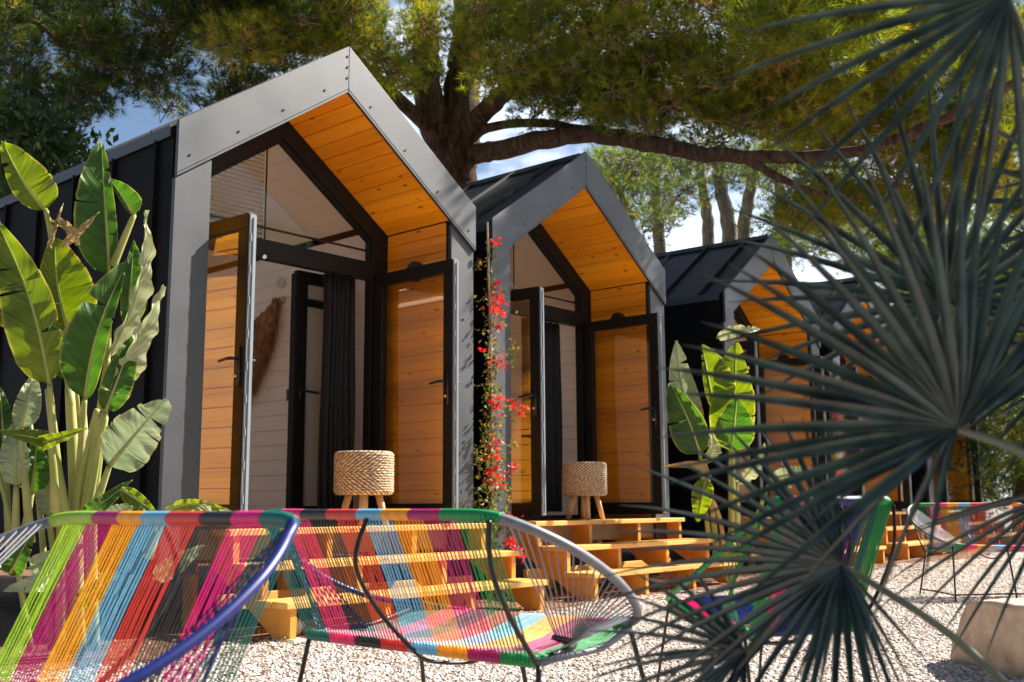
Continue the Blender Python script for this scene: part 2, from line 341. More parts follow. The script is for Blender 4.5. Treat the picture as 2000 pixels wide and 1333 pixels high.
# ------------------------------------------------------------------ cabins
Wd=2.6; SL=.69; ZE=3.03; ZB=2.706; ZA=3.927; P=.74; FL=.6; DEPTH=4.2
def gable(z_e,inset,z_bot,x0=0,x1=Wd):   # gable polygon (x,z) with eave height z_e at x0
    return [(x0+inset,z_bot),(x1-inset,z_bot),(x1-inset,z_e),(Wd/2,z_e+SL*(Wd/2-inset-x0)),(x0+inset,z_e)]
def leaf(root,hinge,L,ang,side,handle=True,catlabel=None):
    # french door leaf; local frame: u along leaf from hinge, n thickness; parented to the cabin root
    h0,h1=.635,2.535
    o=empty('door',(hinge[0],hinge[1],0),0); o.parent=root; o.rotation_euler=(0,0,ang)
    # u=+x local, outer face = -y if side=='left'
    fw=.095; th=.03
    f=MB(); f.box(0,L,-th,th,h1-fw,h1); f.box(0,L,-th,th,h0,h0+fw*1.15); f.box(0,fw,-th,th,h0+fw*1.15,h1-fw); f.box(L-fw,L,-th,th,h0+fw*1.15,h1-fw)
    bevel(f.build('door_frame',M['frame'],o),.004)
    g=MB(); g.box(fw,L-fw,-.006,.006,h0+fw*1.15,h1-fw); g.build('glass_pane',M['glass'],o)
    s=MB(); s.box(L+.001,L+.014,-.024,.024,h0+.01,h1-.012); s.box(L+.014,L+.022,-.004,.008,h0+.03,h1-.03)
    for k in range(9): s.box(L+.0142,L+.018,-.02,-.008,.75+k*.2,.80+k*.2)
    s.build('door_edge',M['seal'],o)
    if handle:
        hb=MB(); zz=1.62; sg=-1
        for sg in (-1,1):
            hb.box(L-.07,L-.03,min(sg*.031,sg*.04),max(sg*.031,sg*.04),zz-.17,zz+.08)
            hb.tube([(L-.05,sg*.04,zz),(L-.05,sg*.085,zz)],.010,8); hb.tube([(L-.045,sg*.085,zz),(L-.09,sg*.088,zz+.002),(L-.175,sg*.082,zz-.008)],[.011,.010,.008],8)
        hb.build('handle',M['black_plastic'],o,True)
        k=MB()
        for sg in (-1,1): k.tube([(L-.05,sg*.041,zz-.105),(L-.05,sg*.062,zz-.105)],.012,10)
        k.build('lock',M['brass'],o,True)
    return o
def cabin(X,Y,A,label,detail=2,leftopen=82):
    root=empty('cabin',(X,Y,0),A); tag(root,label,'cabin','black gabled cabins in a row')
    sky_side,sy0,sy1=(0,.95,3.9) if X==0 else (1,2.6,3.9)
    # outer walls (two long walls, back wall) below the roof
    b=MB()
    for x0,x1 in ((.0,.10),(Wd-.10,Wd)):
        b.box(x0,x1,.03,DEPTH,.34,ZE-.06)
    bw=X<4
    if bw:
        b.box(.10,.45,DEPTH-.1,DEPTH,.34,ZE-.06); b.box(2.1,Wd-.10,DEPTH-.1,DEPTH,.34,ZE-.06); b.box(.45,2.1,DEPTH-.1,DEPTH,.34,.8); b.box(.45,2.1,DEPTH-.1,DEPTH,2.7,ZE-.06)
    else: b.box(.10,Wd-.10,DEPTH-.1,DEPTH,.34,ZE-.06)
    b.prism([(.10,ZE-.06),(Wd-.10,ZE-.06),(Wd/2,ZA-.14)],'y',DEPTH-.1,DEPTH)
    b.build('wall',M['cladding'],root)
    for sd in (0,1):
        s=MB()
        for k in range(9):
            y=.20+k*.52
            if y<DEPTH-.02:
                if sd==0: s.box(-.028,-.0005,y-.008,y+.008,.34,ZE-.075); s.box(-.012,-.0005,y+.0085,y+.035,.34,ZE-.075)
                else: s.box(Wd+.0005,Wd+.028,y-.008,y+.008,.34,ZE-.075)
        s.build('wall_seams',M['cladding'],root)
    # roof: two slabs, ribs, ridge, eave trim
    r=MB(); nx,nz=SL/math.hypot(1,SL),1/math.hypot(1,SL)
    for sg in (0,1):
        f=(lambda x:x) if sg==0 else (lambda x:Wd-x)
        ea=(-.015,ZE-.025); ri=(Wd/2,ZA-.015); th=.06
        pl=[(f(ea[0]),ea[1]),(f(ri[0]),ri[1]),(f(ri[0]),ri[1]-th*1.2),(f(ea[0]),ea[1]-th)]
        fl_=(lambda q:q) if sg==0 else (lambda q:q[::-1])
        if sg!=sky_side: r.prism(fl_(pl),'y',.035,DEPTH+.03)
        else:
            r.prism(fl_(pl),'y',.035,sy0); r.prism(fl_(pl),'y',sy1,DEPTH+.03)
            A_,B_,C_,D_=pl; mixp=lambda p,q,u:(p[0]+(q[0]-p[0])*u,p[1]+(q[1]-p[1])*u)
            r.prism(fl_([A_,mixp(A_,B_,.15),mixp(D_,C_,.15),D_]),'y',sy0,sy1); r.prism(fl_([mixp(A_,B_,.9),B_,C_,mixp(D_,C_,.9)]),'y',sy0,sy1)
            sk=MB(); m0,m1=mixp(A_,B_,.15),mixp(A_,B_,.9); sk.prism([(m0[0],m0[1]-.03),(m0[0],m0[1]-.02),(m1[0],m1[1]-.02),(m1[0],m1[1]-.03)],'y',sy0,sy1); skp=sk
    rf_=r.build('roof',M['roof'],root); skp.build('added_skylight',M['glass'],rf_)  # glazed roof opening added to brighten the room inside
    rb=MB()
    for k in range(8):
        y=.30+k*.52
        for sg in (0,1):
            f=(lambda x:x) if sg==0 else (lambda x:Wd-x)
            pl=[(f(0.0),ZE-.012),(f(Wd/2-.02),ZA-.026),(f(Wd/2-.02),ZA+.006),(f(0.0),ZE+.022)]
            if y<DEPTH and not (sg==sky_side and sy0-.1<y<sy1+.1): rb.prism(pl,'y',y-.007,y+.007)
    rb.prism([(Wd/2-.09,ZA-.07),(Wd/2,ZA-.008),(Wd/2+.09,ZA-.07),(Wd/2+.09,ZA-.056),(Wd/2,ZA+.014),(Wd/2-.09,ZA-.056)],'y',.04,DEPTH+.04)
    rb.build('roof_ribs',M['roof'],root)
    for xa,xb in ((-.022,-.0155),(Wd+.0155,Wd+.022)):
        tr=MB(); tr.box(xa,xb,.04,DEPTH+.02,ZE-.085,ZE-.012); tr.build('eave_trim',M['coated'],root)
    # fascia boards (front gable), left and right halves butt at the apex
    SLI=(3.622-ZB)/(Wd/2)
    for sg in (0,1):
        f=(lambda x:x) if sg==0 else (lambda x:Wd-x)
        g=.0015
        pl=[(f(-.004),ZB),(f(Wd/2-g),3.622),(f(Wd/2-g),ZA+.012),(f(-.004),ZE+.01)]
        fb=MB(); fb.prism(pl,'y',-.028,.0); 
        # folded lower lip
        fb.prism([(f(-.004),ZB-.002),(f(Wd/2-g),3.620),(f(Wd/2-g),3.600),(f(-.004),ZB-.020)],'y',-.026,.0)
        o=bevel(fb.build('fascia',M['coated'],root),.002)
        sc=MB()
        for t in (.06,.32,.58,.84):
            zc=ZB+.075+SLI*t*Wd/2; sc.tube([(f(t*Wd/2),-.0285,zc),(f(t*Wd/2),-.034,zc)],.007,8)
        if sg==0:
            for z in (3.70,3.78,3.86): sc.tube([(Wd/2-.012,-.0285,z),(Wd/2-.012,-.034,z)],.008,8)
        sc.build('screws',M['black_plastic'],o)
    # porch posts
    for sg in (0,1):
        f=(lambda x:x) if sg==0 else (lambda x:Wd-x)
        pb=MB(); t=.245; zt=lambda x:ZB-.022+SLI*x
        pb.prism([(f(.0),.34),(f(t),.34),(f(t),zt(t)),(f(0),zt(0))],'y',-.004,.029)
        bevel(pb.build('post',M['coated'],root),.002)
    # porch lining: side walls as boards
    t=.25
    for sg in (0,1):
        lw=MB(); x0,x1=(t-.012,t) if sg==0 else (Wd-t,Wd-t+.012)
        bk=MB()
        z=FL-.02; 
        while z<2.875:
            z1=min(z+.130,2.885)
            if sg==0: lw.prism([(t-.012,z+.004),(t-.008,z+.002),(t,z+.008),(t,z1-.006),(t-.008,z1-.001),(t-.012,z1-.002)],'y',.03,P-.03)
            else: lw.prism([(Wd-t+.012,z+.004),(Wd-t+.008,z+.002),(Wd-t,z+.008),(Wd-t,z1-.006),(Wd-t+.008,z1-.001),(Wd-t+.012,z1-.002)],'y',.03,P-.03)
            z+=.130
        x0,x1=(.10,t-.0125) if sg==0 else (Wd-t+.0125,Wd-.10)
        lw.box(x0,x1,.031,P+.08,.4,2.87)
        lw.build('porch_wall',M['wall_wood'],root)
    # soffit boards on both slopes
    for sg in (0,1):
        f=(lambda x:x) if sg==0 else (lambda x:Wd-x)
        sb=MB(); Ls=math.hypot(Wd/2-t,(Wd/2-t)*SL); ux,uz=1/math.hypot(1,SL),SL/math.hypot(1,SL)
        k=0; q=0.0; z0=2.885
        while q<Ls-.001:
            q1=min(q+.118,Ls); pts=[]
            for a,d in ((q+.0075,0),(q1-.0065,0),(q1-.0005,.009),(q1-.001,.014),(q+.001,.014),(q+.0005,.009)):
                x=t+a*ux-d*uz; z=z0+a*uz+d*ux; pts.append((f(x),z))
            sb.prism(pts,'y',.002,P-.03); q=q1
        pts=[(f(t-.01),z0+.012),(f(Wd/2),z0+.012+(Wd/2-t+.01)*SL),(f(Wd/2),z0+.06+(Wd/2-t)*SL),(f(t-.05),z0+.04)]
        sb.prism(pts,'y',.001,P+.08)
        sb.build('soffit',M['soffit_wood'],root)
    # dark edge strips where lining meets post
    for x0,x1 in ((t-.03,t+.004),(Wd-t-.004,Wd-t+.03)):
        e=MB(); e.box(x0,x1,.0295,.044,FL,2.88); e.build('edge_strip',M['frame'],root)
    # glazed screen: frame
    fr=MB(); y0,y1=P-.03,P+.05; fwid=.15
    o_=[(t,FL),(t,2.885),(Wd/2,2.885+(Wd/2-t)*SL),(Wd-t,2.885),(Wd-t,FL)]
    xi=t+.17; zr=lambda x,off:2.885+(min(x,Wd-x)-t)*SL-off
    off=.165
    fr.box(t,xi,y0,y1,FL,2.5); fr.box(Wd-xi,Wd-t,y0,y1,FL,2.5)
    fr.box(t,Wd-t,y0-.001,y1,2.5,2.64)
    fr.prism([(t,2.64),(xi,2.64),(xi,zr(xi,off)),(xi,zr(xi,0)),(t,2.885)],'y',y0,y1)
    fr.prism([(Wd-t,2.64),(Wd-t,2.885),(Wd-xi,zr(xi,0)),(Wd-xi,zr(xi,off)),(Wd-xi,2.64)],'y',y0,y1)
    for sg in (0,1):
        f=(lambda x:x) if sg==0 else (lambda x:Wd-x)
        fr.prism([(f(xi),zr(xi,off)),(f(Wd/2),zr(Wd/2,off)),(f(Wd/2),zr(Wd/2,0)),(f(xi),zr(xi,0))],'y',y0+.0005,y1)
        # inner bead
        fr.prism([(f(xi+.012),zr(xi,off+.035)+.012*SL),(f(Wd/2),zr(Wd/2,off+.035)),(f(Wd/2),zr(Wd/2,off)),(f(xi+.012),zr(xi,off)+.012*SL)],'y',y0+.02,y1-.01)
        fr.box(min(f(xi),f(xi+.012)),max(f(xi),f(xi+.012)),y0+.02,y1-.01,2.64,zr(xi,off))
    fr.box(xi,Wd-xi,y0,y1,FL-.02,FL+.028)
    bevel(fr.build('window_frame',M['frame'],root),.003)
    gp=MB(); gp.prism([(xi,2.64),(Wd-xi,2.64),(Wd-xi,zr(xi,off)),(Wd/2,zr(Wd/2,off)),(xi,zr(xi,off))],'y',P+.012,P+.02)
    gw=gp.build('gable_window',M['glass_plain'],root)
    wb=MB(); wb.box(xi,Wd-xi,P+.0215,P+.034,2.735,2.75); wb.box(1.192,1.202,P+.0215,P+.03,2.7505,zr(1.2,off)); wb.box(1.192,1.202,P+.0215,P+.03,2.64,2.7345)
    wb.build('mullion',M['frame'],gw)
    if detail>=2:
        bl=MB(); bl.add([(xi,P+.045,2.64),(1.19,P+.045,2.64),(1.19,P+.045,zr(1.19,off)),(xi,P+.045,zr(xi,off))],[(0,1,2,3)])
        o=bl.build('pleated_screen',M['blind'],gw)
    # doors: left leaf folded outward, right leaf lying along the right porch wall
    leaf(root,(xi-.005,P-.045),.82,-R(leftopen+4),'left')
    leaf(root,(Wd-xi+.045,P-.045),.875,-R(90.5),'right')
    # wall lamp behind right leaf
    l=MB(); l.lathe([(.075,0),(.08,.01),(.08,.05),(.07,.06)],(Wd-t-.0005,.36,2.535),24,Vector((-1,0,0))); l.build('wall_lamp',M['black_plastic'],root)
    cl=MB(); cl.tube([(1.15,y0-.002,2.51),(1.15,y0-.02,2.505)],.016,10); cl.build('door_catch',M['steel'],root)
    # interior: boards on side walls and ceiling, back wall, floor
    iw=MB(); 
    for sg in (0,1):
        z=FL
        while z<2.95:
            z1=min(z+.13,2.95)
            if sg==0: iw.prism([(.105,z+.003),(.118,z+.003),(.12,z+.006),(.12,z1-.003),(.118,z1),(.105,z1)],'y',P+.06,DEPTH-.2)
            else: iw.prism([(Wd-.26,z+.003),(Wd-.273,z+.003),(Wd-.275,z+.006),(Wd-.275,z1-.003),(Wd-.273,z1),(Wd-.26,z1)],'y',P+.06,DEPTH-.2)
            z+=.13
        f=(lambda x:x) if sg==0 else (lambda x:Wd-x)
        x=.12 if sg==0 else .275
        q=x
        while q<Wd/2-.001:
            q1=min(q+.11,Wd/2); zz=lambda a:2.90+(a-.12)*SL
            iw.prism([(f(q+.003),zz(q)),(f(q1-.001),zz(q1-.001)),(f(q1-.001),zz(q1)+.014),(f(q+.003),zz(q)+.014)],'y',P+.06,sy0 if sg==sky_side and .2<q<1.1 else DEPTH-.2)
            if sg==sky_side and .2<q<1.1: iw.prism([(f(q+.003),zz(q)),(f(q1-.001),zz(q1-.001)),(f(q1-.001),zz(q1)+.014),(f(q+.003),zz(q)+.014)],'y',sy1,DEPTH-.2)
            q=q1
    iw.box(.105,.12-.016,P+.055,DEPTH-.15,.4,2.95); iw.box(Wd-.259,Wd-.105,P+.055,DEPTH-.15,.4,2.95)
    if bw:
        iw.box(.12,.45,DEPTH-.25,DEPTH-.2,FL,2.95); iw.box(2.1,Wd-.275,DEPTH-.25,DEPTH-.2,FL,2.95); iw.box(.45,2.1,DEPTH-.25,DEPTH-.2,FL,.8); iw.box(.45,2.1,DEPTH-.25,DEPTH-.2,2.7,2.95)
        gb=MB(); gb.box(.45,2.1,DEPTH-.16,DEPTH-.15,.8,2.7); gb.build('added_back_window',M['glass'],root)  # back wall opening added to let more sky light indoors
    else: iw.box(.12,Wd-.275,DEPTH-.25,DEPTH-.2,FL,2.95)
    iw.prism([(.12,2.95),(Wd-.275,2.95),(Wd/2,ZA-.2)],'y',DEPTH-.25,DEPTH-.2)
    iw.build('interior_lining',M['white_boards'],root)
    fl=MB(); fl.box(.1,Wd-.1,.03,DEPTH-.1,.42,FL-.003); fl.build('floor',M['floor_in'],root)
    return root
L1=[('nearest black cabin with sunlit pale grey gable fascia and tall banana plant at its side',0,0,0,2,82),
    ('second cabin from the left with dark dappled gable and a small stool on its deck',2.9337,.1225,.0147,2,80),
    ('third cabin partly hidden behind banana leaves and palm fan',6.8569,.2519,.0463,1,80),
    ('fourth cabin glimpsed through the palm leaves behind the end-on string chair',9.95,.42,.05,1,80),
    ('farthest cabin at the right edge showing a little orange wood between palm leaves',13.6,.60,.05,1,80)]
CAB=[]
for lb,x,y,a,d,lo in L1: CAB.append(cabin(x,y,a,lb,d,lo))
def W_(i,x,y,z):  # cabin-local point to world
    _,X,Y,A,_,_=L1[i]; c,s=math.cos(A),math.sin(A); return Vector((X+c*x-s*y,Y+s*x+c*y,z))

# steps
def steps(i,label):
    _,X,Y,A,_,_=L1[i]
    root=empty('wooden_steps',(X,Y,0),A); tag(root,label,'steps','orange timber steps in front of the cabins')
    jit=random.Random(i)
    x0,x1=.36,2.62
    for k,(yf,yb,zt) in enumerate(((-.16,P-.075,.597),(-.46,-.17,.405),(-.72,-.43,.210))):
        if k==0:
            d=MB(); y=yf
            while y<yb-.01: d.box(x0,x1,y,min(y+.142,yb),zt-.038,zt); y+=.146
            bevel(d.build('deck',M['step_wood_x'],root),.004)
        else:
            d=MB(); d.box(x0+jit.uniform(-.01,.02),x1+jit.uniform(-.02,.02),yf,yf+.142,zt-.038,zt); d.box(x0,x1,yf+.146,yb,zt-.038,zt-.001)
            bevel(d.build('tread',M['step_wood_x'],root),.004)
    for x in (.40,1.10,1.84,2.54):
        s=MB(); s.prism([(-.70,0.0),(-.70,.171),(-.435,.171),(-.435,.366),(-.14,.366),(-.14,.558),(.62,.558),(.62,.40),(.12,.40),(-.56,.0)],'x',x,x+.045)
        bevel(s.build('stringer',M['step_wood_y'],root),.003)
    for yy,zz in ((-.09,.597),(-.39,.405),(-.65,.210)):
        sw=MB()
        for x in (.42,1.12,1.86,2.56):
            for d_ in (-.03,.03): sw.tube([(x,yy+d_,zz-.002),(x,yy+d_,zz+.0012)],.0045,6)
        sw.build('screws',M['iron'],root)
    c=MB(); c.box(x0+.05,x1-.05,-.02,.02,.12,.215) ; bevel(c.build('brace',M['step_wood_x'],root),.003)
    for x in (.40,1.1,1.84,2.54):
        p=MB(); p.box(x-.01,x+.055,.30,.36,0,.399); p.build('support_post',M['step_wood_y'],root)
    return root
for i,lb in enumerate(('orange timber steps seen through the cords of the two front string chairs','orange timber steps leading up to the second cabin, stool on their deck','orange timber steps with a white stone resting on them, behind palm leaves','timber steps right of the end-on blue string chair','timber steps farthest away behind the far string loveseat')): steps(i,lb)

# interior things of cabin 1 and 2: curtain, inner door, wall hanging, socket, knob, blind chain
def curtain(i,x0,x1,y,label,z0=.66,z1=2.52):
    b=MB(); n=70; vs=[];fs=[]
    for r_ in range(12):
        z=z1+(z0-z1)*r_/11
        for k in range(n):
            u=k/(n-1); a=.028+.012*math.sin(u*7+1); x=x0+(x1-x0)*u+.01*math.sin(r_*.5+u*4)
            vs.append(W_(i,x,y+a*math.sin(u*2*PI*6.5+.3*math.sin(r_*.4))*(.7+.3*r_/11),z))
    for r_ in range(11):
        for k in range(n-1): fs.append((r_*n+k,r_*n+k+1,(r_+1)*n+k+1,(r_+1)*n+k))
    b.add(vs,fs); o=b.build('curtain',M['curtain'],None,True); m=o.modifiers.new('s','SOLIDIFY'); m.thickness=.004
    tag(o,label,'curtain')
curtain(0,1.83,2.15,.86,'black curtain gathered behind the right side of the doorway of the nearest cabin')
curtain(1,1.45,2.05,.88,'black curtain filling the doorway of the second cabin')
def inner_door():
    root=empty('inner_door',tuple(W_(0,2.30,1.18,0))); tag(root,'narrow black door with frosted glass standing ajar inside the nearest cabin','door')
    f=MB(); L=.50; h0,h1=.63,2.585; 
    f.box(-L,-L+.10,-.03,.03,h0,h1); f.box(-.08,0,-.03,.03,h0,h1); f.box(-L+.10,-.08,-.03,.03,h1-.1,h1); f.box(-L+.1,-.08,-.03,.03,h0,h0+.1); f.box(-L+.1,-.08,-.028,.028,h1-.28,h1-.22)
    f.box(-L-.03,-L-.001,-.045,.02,h0,h1-.03)
    bevel(f.build('door_frame',M['frame'],root),.003)
    g=MB(); g.box(-L+.1,-.08,-.005,.005,h0+.1,h1-.28); g.box(-L+.1,-.08,-.005,.005,h1-.22,h1-.1); g.build('glass_pane',M['frosted'],root)
    h=MB(); h.tube([(-L+.05,-.03,1.62),(-L+.05,-.075,1.62),(-L+.06,-.08,1.62),(-L+.19,-.08,1.61)],.010,8); h.box(-L+.035,-L+.065,-.038,-.0305,1.55,1.69); h.build('handle',M['black_plastic'],root,True)
inner_door()
def wall_hanging():
    root=empty('wall_hanging',(2.30,2.2,2.5)); tag(root,'brown dried straw wing hanging on the white wall inside the nearest cabin','wall hanging')
    iv=root.matrix_world; O=Vector((2.30,2.2,2.5))
    b=MB(); r_=random.Random(3)
    for k in range(900):
        t=r_.random()**.8; y=2.05+.44*t; ztop=2.52-.22*t+r_.uniform(-.03,.03)
        if t<.12: ztop+=.03
        L=(.28+.42*t**.7)*r_.uniform(.75,1.08); x=2.315-r_.uniform(.0,.07)
        dy=r_.uniform(-.05,.07)+.04; pts=[(x,y,ztop),(x-.012,y+dy*.4,ztop-L*.5),(x-r_.uniform(-.01,.02),y+dy,ztop-L)]
        b.tube([Vector(p)-O for p in pts],[.004,.0045,.0012],3,cap=False)
    b.build('straw',mat_plain('straw',(.44,.22,.10),.8,0,.5,14),root)
    h=MB(); h.tube([Vector((2.31,2.03+.025*math.cos(a/10*2*PI),2.53+.03*math.sin(a/10*2*PI)))-O for a in range(10)],.006,5,closed=True); h.build('loop',M['stake'],root)
wall_hanging()
b=MB(); b.lathe([(.048,0),(.052,.01),(.05,.03),(.035,.032),(.033,.02)],(2.324,2.07,2.69),24,Vector((-1,0,0))); tag(b.build('wall_vent',M['white_plastic'],None,True),'round white vent on the wall above the straw hanging','vent')
b=MB(); b.box(2.309,2.3245,1.87,1.95,1.63,1.73); b.box(2.305,2.3085,1.885,1.935,1.65,1.71); tag(bevel(b.build('socket',M['black_plastic']),.003),'square black socket on the white inside wall','socket')
b=MB()
for dy in (0,.03): b.tube(crom([(2.30,1.82+dy,2.62),(2.30,1.82+dy,2.1),(2.30,1.825+dy*.9,1.6),(2.30,1.835+dy*.5,1.5)],6),.0035,5)
tag(b.build('blind_chain',M['white_plastic']),'thin pale blind chain hanging beside the inner door','chain')

# stools
def mat_weave():
    m,t,out=newmat('seagrass_weave'); p=principled(t,out,(.5,.35,.2),.8,0,.3)
    uv=t.nodes.new('ShaderNodeUVMap'); sx=t.nodes.new('ShaderNodeSeparateXYZ'); t.links.new(uv.outputs[0],sx.inputs[0])
    # zigzag: |frac(u*k)-.5| + v
    a=N(t,'ShaderNodeMath',_operation='MULTIPLY'); t.links.new(sx.outputs[0],a.inputs[0]); a.inputs[1].default_value=3.0
    fr=N(t,'ShaderNodeMath',_operation='FRACT'); t.links.new(a.outputs[0],fr.inputs[0])
    v_=N(t,'ShaderNodeMath',_operation='ADD'); t.links.new(sx.outputs[1],v_.inputs[0]); v_.inputs[1].default_value=-.5
    av=N(t,'ShaderNodeMath',_operation='ABSOLUTE'); t.links.new(v_.outputs[0],av.inputs[0])
    z=N(t,'ShaderNodeMath',_operation='MULTIPLY_ADD'); t.links.new(av.outputs[0],z.inputs[0]); z.inputs[1].default_value=-.95; t.links.new(fr.outputs[0],z.inputs[2])
    s=N(t,'ShaderNodeMath',_operation='MULTIPLY'); t.links.new(z.outputs[0],s.inputs[0]); s.inputs[1].default_value=74
    si=N(t,'ShaderNodeMath',_operation='SINE'); t.links.new(s.outputs[0],si.inputs[0])
    c=ramp(t,si.outputs[0],[(.35,(.40,.25,.13)),(.75,(.86,.76,.60))])
    n=N(t,'ShaderNodeTexNoise',Scale=60.0,Detail=3.0); t.links.new(coords(t),n.inputs['Vector'])
    c=mixc(t,1.0,c,ramp(t,n.outputs['Fac'],[(.35,(.45,.42,.4)),(.65,(1,1,1))]),'MULTIPLY')
    t.links.new(c,p.inputs['Base Color']); bump(t,p,n.outputs['Fac'],1,.006); return m
M['weave']=mat_weave(); M['leg_wood']=mat_wood('leg_wood','z',base=(.55,.32,.15),dark=(.4,.2,.08),light=(.66,.42,.22))
def stool(pos,label,r=.20,h0=.205,h1=.50):
    root=empty('woven_stool',tuple(pos),.6); tag(root,label,'stool','round woven stools on the cabin decks')
    # drum with coil relief: stacked rope rings, each twisted
    b=MB(); nr=17; ns=96; vs=[];fs=[];uv=[]
    prof=[]
    for i in range(nr*6+1):
        t=i/(nr*6); z=h0+(h1-h0)*t; e=min(t,1-t); rr=r*(1-.10*max(0,1-e/.09)**2)+.0055*abs(math.sin(t*nr*PI)); prof.append((rr,z,t))
    for rr,z,t in prof:
        for k in range(ns+1):
            th=2*PI*k/ns; tw=.0022*math.sin(th*110+ (int(t*nr)%2)*PI); q=rr+tw; vs.append((q*math.cos(th),q*math.sin(th),z)); uv.append((k/ns,t))
    m=ns+1
    for i in range(len(prof)-1):
        for k in range(ns): fs.append((i*m+k,i*m+k+1,(i+1)*m+k+1,(i+1)*m+k))
    c0=len(vs); vs.append((0,0,h1+.004)); uv.append((0,.98)); top=(len(prof)-1)*m
    for k in range(ns): fs.append((top+k,top+k+1,c0))
    c1=len(vs); vs.append((0,0,h0)); uv.append((0,0.02))
    for k in range(ns): fs.append((k+1,k,c1))
    b.add(vs,fs,uv); b.build('seat',M['weave'],root,True)
    for a in (.2,1.77,3.34,4.91):
        g=MB(); c,s=math.cos(a),math.sin(a); g.tube([(.10*c,.10*s,h0+.01),(.155*c,.155*s,0)],[.026,.021],12); g.build('leg',M['leg_wood'],root,True)
stool(W_(0,1.545,.03,.597),'larger round woven stool on the deck of the nearest cabin')
stool(W_(1,1.32,.06,.597),'round woven stool on the second cabin deck, legs fully visible',.19)

